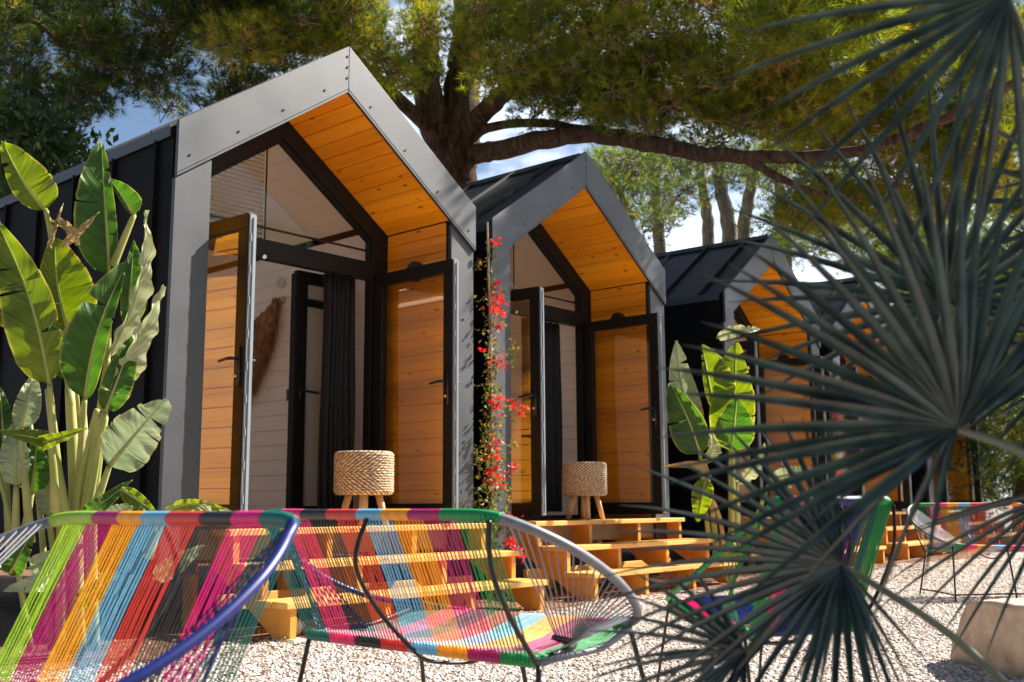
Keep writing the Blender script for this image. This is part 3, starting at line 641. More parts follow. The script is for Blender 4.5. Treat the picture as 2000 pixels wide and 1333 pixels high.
# ------------------------------------------------------------------ string chairs
def cordmat(name,c): 
    return mat_plain(name,c,.42,0,.14,50,.5)
CC=dict(teal=(.0,.13,.11),pink=(.75,.03,.15),black=(.02,.018,.02),red=(.60,.035,.025),sky=(.16,.42,.62),yellow=(.85,.34,.01),magenta=(.38,.005,.12),green=(.005,.24,.06),lime=(.30,.50,.02),blue=(.004,.012,.13),silver=(.17,.18,.215),purple=(.16,.10,.42),orange=(.85,.25,.04),hot=(.70,.005,.18))
for k,c in CC.items(): M['cord_'+k]=cordmat('cord_'+k,c)
def loveseat(loc,rz,label,bands,endpos='silver',endneg='blue',dens=9,scale=1.0,cr=.0022,wide=1.0):
    root=empty('string_loveseat',loc,rz); root.scale=(scale,scale*wide,scale); tag(root,label,'chair','multicoloured string loveseats in the yard')
    rr=random.Random(label)
    # local: x = s (silver end +), y = -f?  use X=f (forward), Y=-s so that +X forward, -Y silver end
    def Q(s,f,h): return Vector((f,-s,h))
    def ringpt(s,d): return Q(s,-.17+.62*d,.71-.31*d-(.04*math.sin(PI*min(1,max(0,d))) if s<-.46 else 0))
    ctl=[(-.42,0),(-.2,-.005),(0,-.005),(.2,-.005),(.42,0),(.505,.08),(.56,.24),(.575,.42),(.56,.6),(.51,.8),(.42,.95),(.25,1.0),(0,1.02),(-.25,1.0),(-.42,.95),(-.51,.82),(-.555,.62),(-.56,.42),(-.535,.22),(-.48,.07)]
    ring=crom([ringpt(s,d) for s,d in ctl],8,True); nR=len(ring)
    S=[-.44+.11*k for k in range(9)]
    def ringseg(name,mat,i0,i1,r=.0145):
        pts=[ring[i%nR] for i in range(i0,i1+1)]
        # finely wrapped tube
        fine=crom(pts,5); b=MB(); b.tube(fine,[r*(1+.06*(j%2)) for j in range(len(fine))],8); return b.build(name,M[mat],root,True)
    # ring colours by s along back straight
    back=[(i,ring[i]) for i in list(range(-8,nR)) ]
    def idx_for(s,lo,hi):
        return min(range(lo,hi+1),key=lambda i:abs(-ring[i%nR].y-s))
    iL=idx_for(-.45,-8,16); iR=idx_for(.46,30,48)
    cuts=[idx_for(-.354+.108*k,0,36) for k in range(7)]; cuts=[iL]+cuts+[iR]
    for k,c in enumerate(bands): ringseg('rail_wrap','cord_'+c,cuts[k],cuts[k+1])
    f0=idx_for(.40,72,96); f1=idx_for(-.40,96,120)
    ringseg('rail_wrap','cord_'+endpos,iR,f0,.0120)
    ringseg('rail_wrap','cord_'+endneg,f1,nR+iL,.0098)
    fc=[f0]+[idx_for(.354-.108*k,72,130) for k in range(7)]+[f1]
    for k,c in enumerate(bands[::-1]): ringseg('rail_wrap','cord_'+c,fc[k],fc[k+1])
    # cross bar with wraps
    for k,c in enumerate(bands):
        b=MB(); n=22; s0,s1=S[k],S[k+1]
        b.tube([Q(s0+(s1-s0)*j/n,0,.357) for j in range(n+1)],[.0125 if j%2 else .0155 for j in range(n+1)],8); b.build('rail_wrap',M['cord_'+c],root,True)
    for k,c in enumerate(bands):
        b=MB()
        for j in range(dens):
            u=(j+.5)/dens; s=S[k]+.11*u; sb=-.45+(.905/8)*(k+u) ; 
            jj=rr.uniform(-.0008,.0008)
            b.tube([Q(sb+jj,-.170-.014,.71),Q((sb+s)/2+jj,-.085-.012+rr.uniform(-.003,.003),.533),Q(s,-.014,.357)],cr,5,cap=False)
            # seat
            sf=s*.93
            hs=.357+.014; b.tube([Q(s,0,hs),Q((s+sf)/2,.22,.352+rr.uniform(-.003,.003)),Q(sf,.455,.412)],cr,5,cap=False)
            b.tube([Q(s+.005,0,hs-.028),Q(sf,.455,.386)],cr,5,cap=False)
        b.build('cord_panel',M['cord_'+c],root)
    # end hoops and fans
    for sg,c in ((1,endpos),(-1,endneg)):
        arc=crom([Q(sg*.435,.06,.366),Q(sg*.425,.14,.372),Q(sg*.36,.245,.374),Q(sg*.25,.30,.373)] if sg>0 else [Q(-.435,.02,.362),Q(-.44,.07,.366),Q(-.42,.13,.37),Q(-.38,.17,.372)],6)
        b=MB(); b.tube(arc,.009,8); b.build('end_hoop',M['iron'] if c=='silver' else M['cord_'+c],root,True)
        b=MB(); n=24 if sg>0 else 10
        i0,i1=(iR,f0) if sg>0 else (nR+iL,f1)
        for j in range(n):
            u=(j+.5)/n; ip=i0+(i1-i0)*u*(.97 if sg>0 else -1.0*0+.42); a=int(math.floor(ip)); p=ring[a%nR].lerp(ring[(a+1)%nR],ip-a)
            ai=(1-u)*(len(arc)-1); a2=int(ai); q=arc[a2].lerp(arc[min(a2+1,len(arc)-1)],ai-a2)
            b.tube([p+Vector((0,0,.010)),q+Vector((0,0,.009))],cr,5,cap=False)
        b.build('cord_fan',M['cord_'+c],root)
        b=MB(); b.tube([Q(sg*.445,0,.357),Q(sg*.45,.25,.366),ringpt(sg*.43,.93)+Vector((0,0,-.02))],.009,8); b.build('side_bar',M['cord_silver'] if sg>0 else M['iron'],root,True)
    # iron frame
    def rod(name,pts,r): 
        b=MB(); b.tube(crom(pts,6),r,8); b.build(name,M['iron'],root,True)
    for s in (.02,.452):
        bow=.055 if abs(s)<.1 else .012
        rod('back_hoop',[Q(s,-.185,.70),Q(s,-.165-bow,.59),Q(s,-.10-bow*.8,.47),Q(s,-.012,.350)],.0066)
    rod('under_hoop',[Q(.02,-.012,.350),Q(.02,.06,.315),Q(.02,.25,.30),Q(.02,.42,.36),ringpt(.02,.99)+Vector((0,0,-.02))],.006)
    for s in (-.44,.445): rod('leg',[Q(s,0,.35),Q(s*1.04,-.03,.18),Q(s*1.1,-.06,.0)],.0072)
    for s in (-.42,0,.42): rod('leg',[ringpt(s,.95)+Vector((0,0,-.015)),Q(s*1.06,.47,.2),Q(s*1.12,.52,.0)],.007)
    rod('stretcher',[Q(-.47,.51,.05),Q(0,.515,.055),Q(.47,.51,.05)],.006)
    for s in (-.475,.475): rod('stretcher',[Q(s,-.05,.05),Q(s,.25,.052),Q(s,.51,.05)],.006)
    return root
B2=['teal','pink','black','red','sky','yellow','magenta','green']
B1=['teal','hot','black','red','sky','yellow','magenta','lime']
loveseat((-1.25,-3.41,0),0,'string loveseat seen from behind in the centre, dark green and grey at its right end',B2)
loveseat((-2.25,-3.53,0),PI,'nearest string loveseat at the left with lime band and thick blue front rail',B1,cr=.0020)
sp=at(1562,1200,3.1)
loveseat((sp.x,sp.y,0),math.atan2(.89,.45),'narrow string armchair behind the palm, dark blue cords with green and pink edges',['green','hot','blue','blue','blue','blue','teal','green'],'hot','green',scale=1.04,wide=.42,cr=.0031)
loveseat(tuple(Vector((at(1915,1080,8.45).x,at(1915,1080,8.45).y,0))),math.atan2(-.62,-.78)+.1,'far string loveseat at the right edge with white left end, legs visible on the gravel',['orange','teal','magenta','red','sky','yellow','pink','green'],'silver','green')

# ------------------------------------------------------------------ banana plants
def bleaf(root,base,tip,wl,wr,mat,bow=.12,fold=.25,nrm=None,tears=0,seed=0,wave=.012,name='leaf',petiole=None,pr=.012,bend=0):
    """leaf blade on a curved midrib; base/tip world points; wl,wr half widths (m) left/right of the base->tip line as seen by nrm"""
    rr=random.Random(seed); base=Vector(base);tip=Vector(tip); ax=(tip-base); L=ax.length; a=ax.normalized()
    n=Vector(nrm) if nrm is not None else (CAM-(base+tip)/2); n=(n-a*n.dot(a)).normalized(); side=a.cross(n).normalized()  # to the right when looking along -n with a up
    nu,nv=36,5; b=MB(); 
    ph=rr.random()*6
    def mid(u): return base+ax*u+n*(-bow*L*math.sin(PI*u)*-1)+side*(bend*L*math.sin(PI*u))-n*(bow*L*.9*u*u)
    wl*=.86; wr*=.86; tears=tears+2 if tears else 1
    for sg,wd in ((-1,wl),(1,wr)):
        cuts=set()
        for _ in range(tears): cuts.add(rr.randint(5,nu-4))
        rows=[]; seg=0; shift=0
        vs=[];fs=[];uv=[]
        last=None
        for i in range(nu+1):
            u=i/nu; wsh=math.sin(PI*min(1,u*1.02)**.72)**.62 if u<.985 else .12
            wsh=max(.03,wsh*(1-.10*u)); 
            def row(off,wm):
                r_=[]
                for j in range(nv+1):
                    v=j/nv; ww=wd*wsh*v*wm
                    p=mid(u+off*v)+side*sg*ww*math.cos(fold)+n*(ww*math.sin(fold))+n*(wave*math.sin(u*23+ph+sg)*v*v+ .5*wave*math.sin(u*51+ph)*v)
                    p-=a*(-.10*wd*v*v)
                    r_.append(len(vs)); vs.append(p); uv.append((u,sg*v))
                return r_
            cur=row(shift,1)
            if last is not None:
                for j in range(nv):
                    f=(last[j],last[j+1],cur[j+1],cur[j]); fs.append(f if sg>0 else f[::-1])
            last=cur
            if i in cuts:
                shift=rr.uniform(-.034,.034); last=row(shift-.0,rr.uniform(.93,1.0))
        b.add(vs,fs,uv)
    o=b.build(name,mat,root,True); 
    c=MB(); pts=[mid(k/12)-n*.004 for k in range(13)]; c.tube(pts,[pr*(1-.85*k/12) for k in range(13)],6); c.build('midrib',M['banana_stem'],o,True)
    if petiole:
        c=MB(); pp=crom([Vector(q) for q in petiole]+[base],8); k=len(pp); c.tube(pp,[pr*2.0-(pr*1.0)*j/k for j in range(k)],8); c.build('leaf_stalk',M['banana_stem'],o,True)
    return o
def px2m(px,D): return px*D/FPX
def banana(gx,label,D0,leaves,stems,group='broad-leaved banana plants beside the cabins'):
    root=empty('banana_plant',tuple(gx)); tag(root,label,'banana plant',group)
    inv=-Vector(gx)
    for k,L in enumerate(leaves):
        (bx,by),(tx,ty),wl,wr,mt,dB,dT,kw=L
        B_=at(bx,by,dB)+inv; T_=at(tx,ty,dT)+inv
        D=(dB+dT)/2; kw=dict(kw); n=kw.pop('n',None)
        nr=(CAM-at(bx,by,dB))
        if n: nr=nr.normalized()+RT*n[0]+UP*n[1]
        if 'pet' in kw:
            kw['petiole']=[at(x,y,d)+inv for x,y,d in kw.pop('pet')]
        bleaf(root,B_,T_,px2m(wl,D),px2m(wr,D),M[mt],nrm=nr,seed=k+int(D0*10),**kw)
    for k,(pts,r0,r1,mt) in enumerate(stems):
        c=MB(); pp=crom([at(x,y,d)+inv for x,y,d in pts],6); m=len(pp); c.tube(pp,[r0+(r1-r0)*j/(m-1) for j in range(m)],10); c.build('stem',M[mt],root,True)
    return root
g,yl,pa,si='banana_green','banana_yellow','banana_pale','banana_silver'
G0=at(160,1275,5.25); G0.z=0
banana(G0,'tall banana plant against the dark side wall of the nearest cabin',5.3,[
 ((90,412),(8,280),34,62,yl,5.2,5.0,dict(bow=.05,tears=2,fold=.1,bend=-.05,pet=[(150,1000,5.3),(128,650,5.3),(102,470,5.25)])),
 ((214,540),(198,272),72,24,g,5.4,5.4,dict(bow=.06,tears=1,fold=.2,pet=[(165,1000,5.4),(205,760,5.4)])),
 ((262,420),(216,352),10,38,g,5.4,5.3,dict(bow=.2,fold=.4,pet=[(220,520,5.4)])),
 ((97,752),(-12,425),70,52,yl,5.0,4.9,dict(bow=.05,tears=3,fold=.15,bend=.05,n=(-.2,.1),pet=[(130,1010,5.1),(105,860,5.05)])),
 ((134,650),(107,470),45,82,yl,5.3,5.2,dict(bow=.08,tears=3,fold=.15,bend=-.04,pet=[(150,1010,5.3),(140,800,5.3)])),
 ((130,745),(118,560),34,30,g,5.5,5.5,dict(bow=.08,fold=.2)),
 ((165,782),(246,520),74,30,g,5.1,5.1,dict(bow=.10,tears=1,fold=.35,bend=-.05,pet=[(150,1010,5.2),(158,880,5.15)])),
 ((210,700),(292,412),18,30,pa,5.15,5.2,dict(n=(1.1,.5),bow=.05,fold=.55,bend=.05,wave=.02,pet=[(175,1000,5.25),(196,800,5.2)])),
 ((196,812),(330,565),22,38,pa,5.05,5.05,dict(n=(1.1,.5),bow=.10,fold=.3,bend=-.06,wave=.02,pet=[(165,1005,5.15),(180,900,5.1)])),
 ((206,805),(262,655),34,40,g,5.0,5.0,dict(bow=.12,fold=.3,tears=1,pet=[(170,1000,5.1)])),
 ((213,912),(322,782),62,64,si,5.05,4.95,dict(bow=.05,tears=7,fold=.12,wave=.015,n=(.1,.3),pet=[(165,1040,5.1),(196,960,5.05)])),
 ((248,640),(262,470),20,42,g,5.5,5.5,dict(bow=.1,fold=.3)),
 ((240,720),(262,600),26,30,si,5.35,5.3,dict(bow=.1,fold=.3)),
 ((40,838),(68,732),28,34,si,5.0,5.0,dict(bow=.1,fold=.3,pet=[(60,1060,5.0)])),
 ((95,860),(15,846),20,22,yl,4.9,4.7,dict(bow=.25,fold=.35,pet=[(108,1000,5.0),(104,910,4.95)])),
 ((92,862),(142,846),18,20,yl,4.9,4.7,dict(bow=.25,fold=.35)),
 ((62,962),(72,868),44,40,g,5.1,5.1,dict(bow=.1,fold=.25,tears=1,pet=[(40,1080,5.1)])),
 ((32,950),(26,830),34,32,si,5.0,5.0,dict(bow=.1,fold=.2,pet=[(30,1080,5.0)])),
 ((10,900),(0,760),26,26,g,5.2,5.2,dict(bow=.1,fold=.2,tears=1,pet=[(20,1100,5.2)])),
 ((52,590),(-10,640),18,24,yl,5.0,4.9,dict(bow=.2,fold=.3)),
 ((95,1010),(98,905),30,34,si,5.2,5.2,dict(bow=.1,fold=.25,pet=[(110,1100,5.2)])),
 ((172,1004),(240,952),22,24,g,4.9,4.8,dict(bow=.3,fold=.3)),
 ((238,955),(306,1004),18,22,yl,4.8,4.8,dict(bow=.2,fold=.3)),
 ((318,1002),(446,1000),14,30,yl,4.9,4.9,dict(bow=.25,fold=.3,tears=3,bend=-.12,pet=[(290,1090,4.9)])),
 ((215,1010),(262,985),24,22,si,4.9,4.8,dict(bow=.2,fold=.3)),
 ((60,1110),(160,1068),26,26,si,4.8,4.7,dict(bow=.2,fold=.3,tears=3)),
 ((20,1120),(62,1040),30,26,g,4.9,4.8,dict(bow=.2,fold=.3,tears=2)),
 ((115,1130),(20,1150),26,26,si,4.8,4.6,dict(bow=.2,fold=.3,tears=2)),
 ((300,1130),(392,1070),24,26,si,4.7,4.7,dict(bow=.2,fold=.3,tears=2)),
 ((150,1180),(230,1120),24,26,g,4.9,4.9,dict(bow=.2,fold=.3,tears=2)),
 ((152,478),(96,430),10,16,'dry_leaf',5.2,5.2,dict(bow=.25,fold=.6,wave=.03,bend=.15)),
 ((122,480),(188,420),10,14,'dry_leaf',5.15,5.1,dict(bow=.2,fold=.6,wave=.02)),
 ((90,500),(122,402),8,8,'dry_leaf',5.25,5.2,dict(bow=.2,fold=.8,wave=.03)),
 ],[
 ([(150,1275,5.25),(148,1000,5.25),(136,760,5.25)],.040,.022,'banana_stem'),
 ([(175,1270,5.3),(172,1000,5.3),(160,800,5.3)],.034,.02,'banana_stem_pink'),
 ([(120,1275,5.2),(118,1000,5.2),(95,760,5.15)],.030,.018,'banana_stem'),
 ([(185,1270,5.2),(182,1010,5.2),(206,815,5.1)],.026,.014,'banana_stem'),
 ([(160,1270,5.15),(150,1005,5.15),(176,860,5.12),(190,800,5.1)],.022,.014,'banana_stem'),
 ([(100,1270,5.3),(78,1000,5.3),(60,830,5.3)],.018,.01,'banana_stem'),
 ([(60,1270,5.1),(20,1020,5.1),(-10,900,5.1)],.016,.01,'banana_stem'),
 ([(140,1270,5.35),(160,1000,5.35),(140,700,5.35)],.03,.018,'banana_stem'),
 ])
G1=at(1420,1082,10.2); G1.z=0
banana(G1,'banana plant growing between the second and third cabins',10.2,[
 ((1362,850),(1322,668),36,34,si,9.8,9.7,dict(bow=.06,fold=.25,tears=2,bend=-.04,pet=[(1385,1060,10),(1372,930,9.9)])),
 ((1368,888),(1312,755),52,36,g,9.6,9.5,dict(bow=.1,fold=.2,bend=.03,pet=[(1375,1000,9.8)])),
 ((1395,800),(1372,676),14,60,yl,9.9,9.8,dict(bow=.1,fold=.2,tears=3)),
 ((1432,885),(1438,672),58,48,yl,9.9,9.8,dict(bow=.08,fold=.12,tears=4,pet=[(1428,1080,10.1),(1430,980,10)])),
 ((1428,880),(1440,780),44,50,g,9.6,9.5,dict(bow=.1,fold=.15,tears=2)),
 ((1400,660),(1482,640),14,18,pa,9.8,9.7,dict(n=(1.1,.5),bow=.2,fold=.2,tears=3)),
 ((1382,905),(1392,830),28,26,pa,9.9,9.9,dict(n=(1.1,.5),bow=.1,fold=.3,tears=2)),
 ((1388,930),(1302,915),10,14,'dry_leaf',9.7,9.6,dict(bow=.3,fold=.6,bend=.15)),
 ((1378,935),(1362,1018),26,26,yl,9.6,9.5,dict(bow=.15,fold=.3,tears=4)),
 ((1440,945),(1496,872),20,22,pa,9.6,9.5,dict(n=(1.1,.5),bow=.1,fold=.3,tears=5,pet=[(1438,1060,10)])),
 ((1506,935),(1580,915),18,34,si,9.5,9.4,dict(bow=.15,fold=.3,tears=6,pet=[(1470,1030,9.8)])),
 ((1425,1062),(1436,1034),22,18,pa,9.9,9.8,dict(n=(1.1,.5),bow=.2,fold=.3)),
 ((1395,1085),(1450,1075),10,12,yl,9.8,9.7,dict(bow=.2,fold=.3)),
 ],[
 ([(1400,1095,10.1),(1392,1000,10),(1375,900,9.9)],.035,.02,'banana_stem'),
 ([(1430,1090,10.2),(1430,980,10.1),(1428,880,10)],.045,.025,'banana_stem'),
 ([(1415,1090,10.1),(1405,1010,10),(1370,930,9.8)],.025,.015,'banana_stem_pink'),
 ([(1445,1090,10.2),(1442,1000,10.1),(1440,930,9.8)],.02,.012,'banana_stem'),
 ])

# ------------------------------------------------------------------ leaf scatter helpers (numpy)
def quads(P_,Dr,L,Wd_,tone,rngl):
    """leaf-like kites at points P_ along directions Dr"""
    n=len(P_); r=rngl.normal(size=(n,3)); s=np.cross(Dr,r); s/=np.linalg.norm(s,axis=1)[:,None]+1e-9
    a=P_; b=P_+Dr*(L*.5)[:,None]+s*(Wd_*.5)[:,None]; c=P_+Dr*L[:,None]; d=P_+Dr*(L*.5)[:,None]-s*(Wd_*.5)[:,None]
    V=np.stack([a,b,c,d],1).reshape(-1,3); F=np.arange(n*4).reshape(-1,4); return V,F,np.repeat(tone,4)
def unit(v): return v/(np.linalg.norm(v,axis=-1,keepdims=True)+1e-9)
def tufts(C,Dr,nn,Ln,wn,rngl,spread=.62,tone=None):
    """needle tufts: centres C, axes Dr; nn needles each, thin triangles"""
    n=len(C); Cn=np.repeat(C,nn,0); An=np.repeat(Dr,nn,0); N_=n*nn
    d=unit(An+spread*rngl.normal(size=(N_,3))); off=rngl.random(N_)[:,None]*An*(Ln*.45)
    p=Cn+off; l=Ln*(.7+.5*rngl.random(N_)); s=unit(np.cross(d,rngl.normal(size=(N_,3))))*wn/2
    V=np.stack([p-s,p+s,p+d*l[:,None]],1).reshape(-1,3); F=np.arange(N_*3).reshape(-1,3)
    tn=np.repeat(tone,nn)+rngl.normal(0,.08,N_); return V,F,np.repeat(np.clip(tn,0,1),3)

# bougainvillea on stakes
def bougainvillea(i,x,y,label,h=2.75,seed=1,full=True):
    base=W_(i,x,y,0); root=empty('bougainvillea',tuple(base)); tag(root,label,'climbing plant','red bougainvilleas climbing between the cabins')
    rl=np.random.default_rng(seed); rr=random.Random(seed)
    b=MB(); pts=[Vector((.03*math.sin(z*1.3),.0,z)) for z in np.linspace(0,h,16)]; b.tube(pts,.0095,6); b.build('stake',M['stake'],root)
    b=MB(); tips=[]
    for k in range(16):
        z=rr.uniform(.5,h*.9); a=rr.uniform(0,2*PI); l=rr.uniform(.08,.32)*(1.0 if z<1.9 else .45)
        q=[Vector((.02,0,z)),Vector((.02+l*.5*math.cos(a),l*.35*math.sin(a),z+.05)),Vector((l*math.cos(a),l*.6*math.sin(a),z+rr.uniform(-.02,.1)))]
        b.tube(crom(q,4),.0035,4); tips.append(q[2])
    b.tube([Vector((.012*math.sin(z*9),-.012*math.cos(z*9),z)) for z in np.linspace(0,h*.93,60)],.006,5); b.build('branch',M['twig'],root)
    # leaves
    nl=2400; z=rl.random(nl)**1.1*(h-.3)+.15; dens=np.exp(-((z-.9)/.7)**2)+.18; keep=rl.random(nl)<dens; z=z[keep]; n=len(z)
    a=rl.random(n)*2*PI; r_=rl.random(n)**.8*.17*(.35+.75*np.exp(-((z-.75)/.6)**2))
    Pn=np.stack([r_*np.cos(a)+.02,r_*.7*np.sin(a),z],1)
    tp=np.array([tuple(t) for t in tips]); ex=np.repeat(tp,14,0)+rl.normal(0,.035,(len(tp)*14,3)); Pn=np.vstack([Pn,ex]); n=len(Pn)
    V,F,T=quads(Pn,unit(rl.normal(size=(n,3))+[0,0,.2]),.022+.022*rl.random(n),.016+.014*rl.random(n),rl.random(n),rl)
    npmesh('foliage',V,F,M['vine_leaf'],root,T)
    # flower clusters
    cl=[(h-.17,.05,.0),(h-.52,.045,.02),(h-.62,.075,.03),(h-.72,.07,.02),(h-.82,.05,.05),(1.83,.06,.05),(1.50,.075,.02),(1.51,.04,.22),(1.48,.05,.33),(1.2,.05,-.03),(1.1,.06,.0),(.98,.07,.0),(.92,.07,.04),(1.02,.045,.22),(.62,.05,.18),(.60,.04,.3),(.45,.05,.16),(.38,.045,.26),(.42,.04,.2),(.33,.05,.28),(1.9,.03,-.14)]
    Ps=[]
    for z,r0,dx in cl:
        m=int(30*(r0/.06)**2); q=rl.normal(0,r0*.55,(m,3))*[1,.8,.9]+[dx+.02,-.03,z]; Ps.append(q)
    Pn=np.vstack(Ps); n=len(Pn)
    V,F,T=quads(Pn,unit(rl.normal(size=(n,3))+[0,-.3,.2]),.024+.016*rl.random(n),.022+.012*rl.random(n),rl.random(n),rl)
    npmesh('flowers',V,F,M['petal'],root,T)
bougainvillea(0,2.765,-.02,'red flowering bougainvillea tied to a stake between the first two cabins',2.95,3)
bougainvillea(2,2.80,-.05,'bougainvillea between the third and fourth cabins, behind the palm',2.6,5)

# ------------------------------------------------------------------ pine tree
def limb(b,pts,r0,r1,n=10,seed=0):
    rr=random.Random(seed); pp=crom(pts,6); m=len(pp)
    pp=[p+Vector((rr.uniform(-1,1),rr.uniform(-1,1),rr.uniform(-1,1)))*r0*.10 for p in pp]
    b.tube(pp,[r0+(r1-r0)*(j/(m-1))**.8 for j in range(m)],n)
def crown_px(spec,seed,ntuft,clumps=None,nn=12,Ln=.11,wn=.0055,mat='needles',parent=None,twigs=True,tone0=.45,rad=(.35,.8),name='crown'):
    """clump centres sampled from regions (px0,px1,py0,py1,D0,D1,weight); real 3-D ellipsoid clumps of tufts"""
    rl=np.random.default_rng(seed); Cs=[];Ds=[];Ts=[]; tw=MB()
    wsum=sum(s[6] for s in spec)
    for sp_ in spec:
        x0,x1,y0,y1,d0,d1,wt=sp_[:7]; t0=sp_[7] if len(sp_)>7 else tone0
        nc=max(1,int(clumps*wt/wsum))
        for _ in range(nc):
            c=np.array(at(x0+(x1-x0)*rl.random(),y0+(y1-y0)*rl.random(),d0+(d1-d0)*rl.random()))
            r=rad[0]+(rad[1]-rad[0])*rl.random(); m=int(ntuft*(r/rad[1])**2)
            d=unit(rl.normal(size=(m,3))); q=c+d*(r*(.35+.65*rl.random(m)**.5))[:,None]*np.array([1.0,1.0,.55])
            Cs.append(q); Ds.append(unit(d*.6+[0,0,.45]+.35*rl.normal(size=(m,3)))); Ts.append(np.full(m,np.clip(t0+rl.normal(0,.16),0,1))+rl.normal(0,.15,m)+(rl.random(m)<.04)*.5)
            if twigs:
                for k in range(0,m,max(1,m//14)):
                    e=Vector(q[k]); cc=Vector(c)+Vector(rl.normal(0,r*.15,3)); mid=(e+cc)/2+Vector(rl.normal(0,.05,3)); tw.tube([cc,mid,e],[.012,.008,.004],3,cap=False)
    C_=np.vstack(Cs);D_=np.vstack(Ds);T_=np.concatenate(Ts)
    V,F,T=tufts(C_,D_,nn,Ln,wn,rl,tone=T_)
    P0=np.array(parent.location); o=npmesh(name,V-P0,F,M[mat],parent,T)
    if twigs and tw.v:
        tw.v=[tuple(np.array(v)-P0) for v in tw.v]; tw.build('twigs',M['twig'],parent)
    return o
TB=at(890,984,16); TB.z=0
pine=empty('pine_tree',tuple(TB)); tag(pine,'huge spreading pine with thick forked trunk rising behind the second cabin','tree')
b=MB(); O=-TB
limb(b,[TB*1+O,at(890,650,16)+O,at(888,420,16)+O,at(892,320,16)+O,at(903,230,16)+O,at(905,140,16.1)+O,at(915,40,16.3)+O,at(920,-60,16.4)+O],.42,.22,16,1)
limb(b,[at(878,330,16)+O,at(856,262,15.9)+O,at(838,200,15.8)+O,at(832,110,15.8)+O,at(830,20,15.8)+O,at(826,-60,15.8)+O],.26,.18,12,2)
limb(b,[at(850,268,15.9)+O,at(815,225,15.7)+O,at(785,205,15.5)+O,at(740,200,15.3)+O],.12,.05,8,3)
limb(b,[at(900,265,15.9)+O,at(965,200,15.3)+O,at(1020,150,14.8)+O,at(1090,110,14.2)+O,at(1180,40,13.5)+O],.17,.08,10,4)
limb(b,[at(910,300,16)+O,at(960,296,15.5)+O,at(1050,275,14.6)+O,at(1160,262,13.8)+O,at(1260,280,13)+O,at(1350,298,12.5)+O,at(1450,305,12)+O,at(1560,308,11.6)+O],.17,.07,10,5)
limb(b,[at(1440,303,12)+O,at(1490,330,11.8)+O,at(1560,365,11.6)+O,at(1640,385,11.4)+O],.06,.03,8,6)
limb(b,[at(902,285,16)+O,at(950,252,15.6)+O,at(1030,240,15)+O,at(1110,248,14.4)+O,at(1180,262,13.8)+O],.09,.045,8,7)
limb(b,[at(885,300,16)+O,at(700,120,15)+O,at(560,30,14)+O,at(420,-40,13)+O],.12,.06,8,8)
limb(b,[at(1560,308,11.6)+O,at(1700,290,10.8)+O,at(1850,230,10)+O,at(2000,150,9.5)+O],.07,.04,8,9)
b.build('trunk',M['bark'],pine,True)
spec=[ # x0,x1,y0,y1,D0,D1,weight,tone; tone paints sunlit right and shaded left into needle colour
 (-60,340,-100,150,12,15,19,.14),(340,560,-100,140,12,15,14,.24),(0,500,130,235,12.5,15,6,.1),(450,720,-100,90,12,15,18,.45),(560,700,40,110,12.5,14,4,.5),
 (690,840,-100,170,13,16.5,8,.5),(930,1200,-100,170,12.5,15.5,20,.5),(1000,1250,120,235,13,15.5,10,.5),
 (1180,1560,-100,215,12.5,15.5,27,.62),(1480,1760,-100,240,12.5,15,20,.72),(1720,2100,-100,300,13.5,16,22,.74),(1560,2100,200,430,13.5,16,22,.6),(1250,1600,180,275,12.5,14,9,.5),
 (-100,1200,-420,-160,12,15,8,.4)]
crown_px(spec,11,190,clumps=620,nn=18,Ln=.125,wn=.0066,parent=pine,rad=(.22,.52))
# boughs of the same pine that lean out over the second and third roofs
def bough(cs,seed,nt=150):
    rl=np.random.default_rng(seed); C_=[];D_=[];tw=MB()
    for c in cs:
        c=np.array(c,float); r=.34; d=unit(rl.normal(size=(nt,3))); q=c+d*(r*rl.random(nt)**.5)[:,None]; C_.append(q); D_.append(unit(d*.6+[0,0,.4])); 
        for k in range(8): tw.tube([Vector(c-np.array(TB)),Vector(q[k]-np.array(TB))],[.008,.003],3,cap=False)
    C_=np.vstack(C_); V,F,T=tufts(C_,np.vstack(D_),13,.15,.0085,rl,tone=np.clip(.5+rl.normal(0,.15,len(C_)),0,1)); npmesh('crown',V-np.array(TB),F,M['needles'],pine,T); tw.build('twigs',M['twig'],pine)
rl=np.random.default_rng(77)
bough([(6.0+1.9*rl.random(),-1.35+.95*rl.random(),5.5+1.5*rl.random()) for _ in range(16)]+[(9.3+2.6*rl.random(),-1.3+1.2*rl.random(),5.8+1.4*rl.random()) for _ in range(26)],78)
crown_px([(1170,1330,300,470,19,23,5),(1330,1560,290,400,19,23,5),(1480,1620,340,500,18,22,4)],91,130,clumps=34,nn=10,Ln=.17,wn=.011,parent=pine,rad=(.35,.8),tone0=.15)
# slender grey trunks of the farther pines
def bgpine(pts,r,D,label,spec,seed,ncl=10):
    q=Vector(at(*pts[0],D)); q.z=0; t=empty('pine_tree',tuple(q)); tag(t,label,'tree','thin pines behind the cabins')
    b=MB(); limb(b,[Vector((0,0,0))]+[at(x,y,D)-q for x,y in pts],r*1.2,r*.6,8,seed); b.build('trunk',M['bark_grey'],t,True)
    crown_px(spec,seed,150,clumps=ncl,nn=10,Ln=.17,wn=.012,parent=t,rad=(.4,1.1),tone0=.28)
bgpine([(1286,640),(1288,480),(1282,380),(1276,300)],.17,24,'thin pine straight above the right slope of the second cabin roof',[(1180,1330,300,440,22,27,1)],21,10)
bgpine([(1384,640),(1384,450),(1374,380),(1366,310)],.17,25,'thin pine just left of the pale forked one',[(1290,1400,300,400,24,28,1)],22,6)
bgpine([(1424,640),(1424,450),(1408,370),(1398,300)],.20,23,'pale grey thin pine trunk leaning left, above the third cabin roof',[(1330,1450,270,330,22,26,1)],23,5)
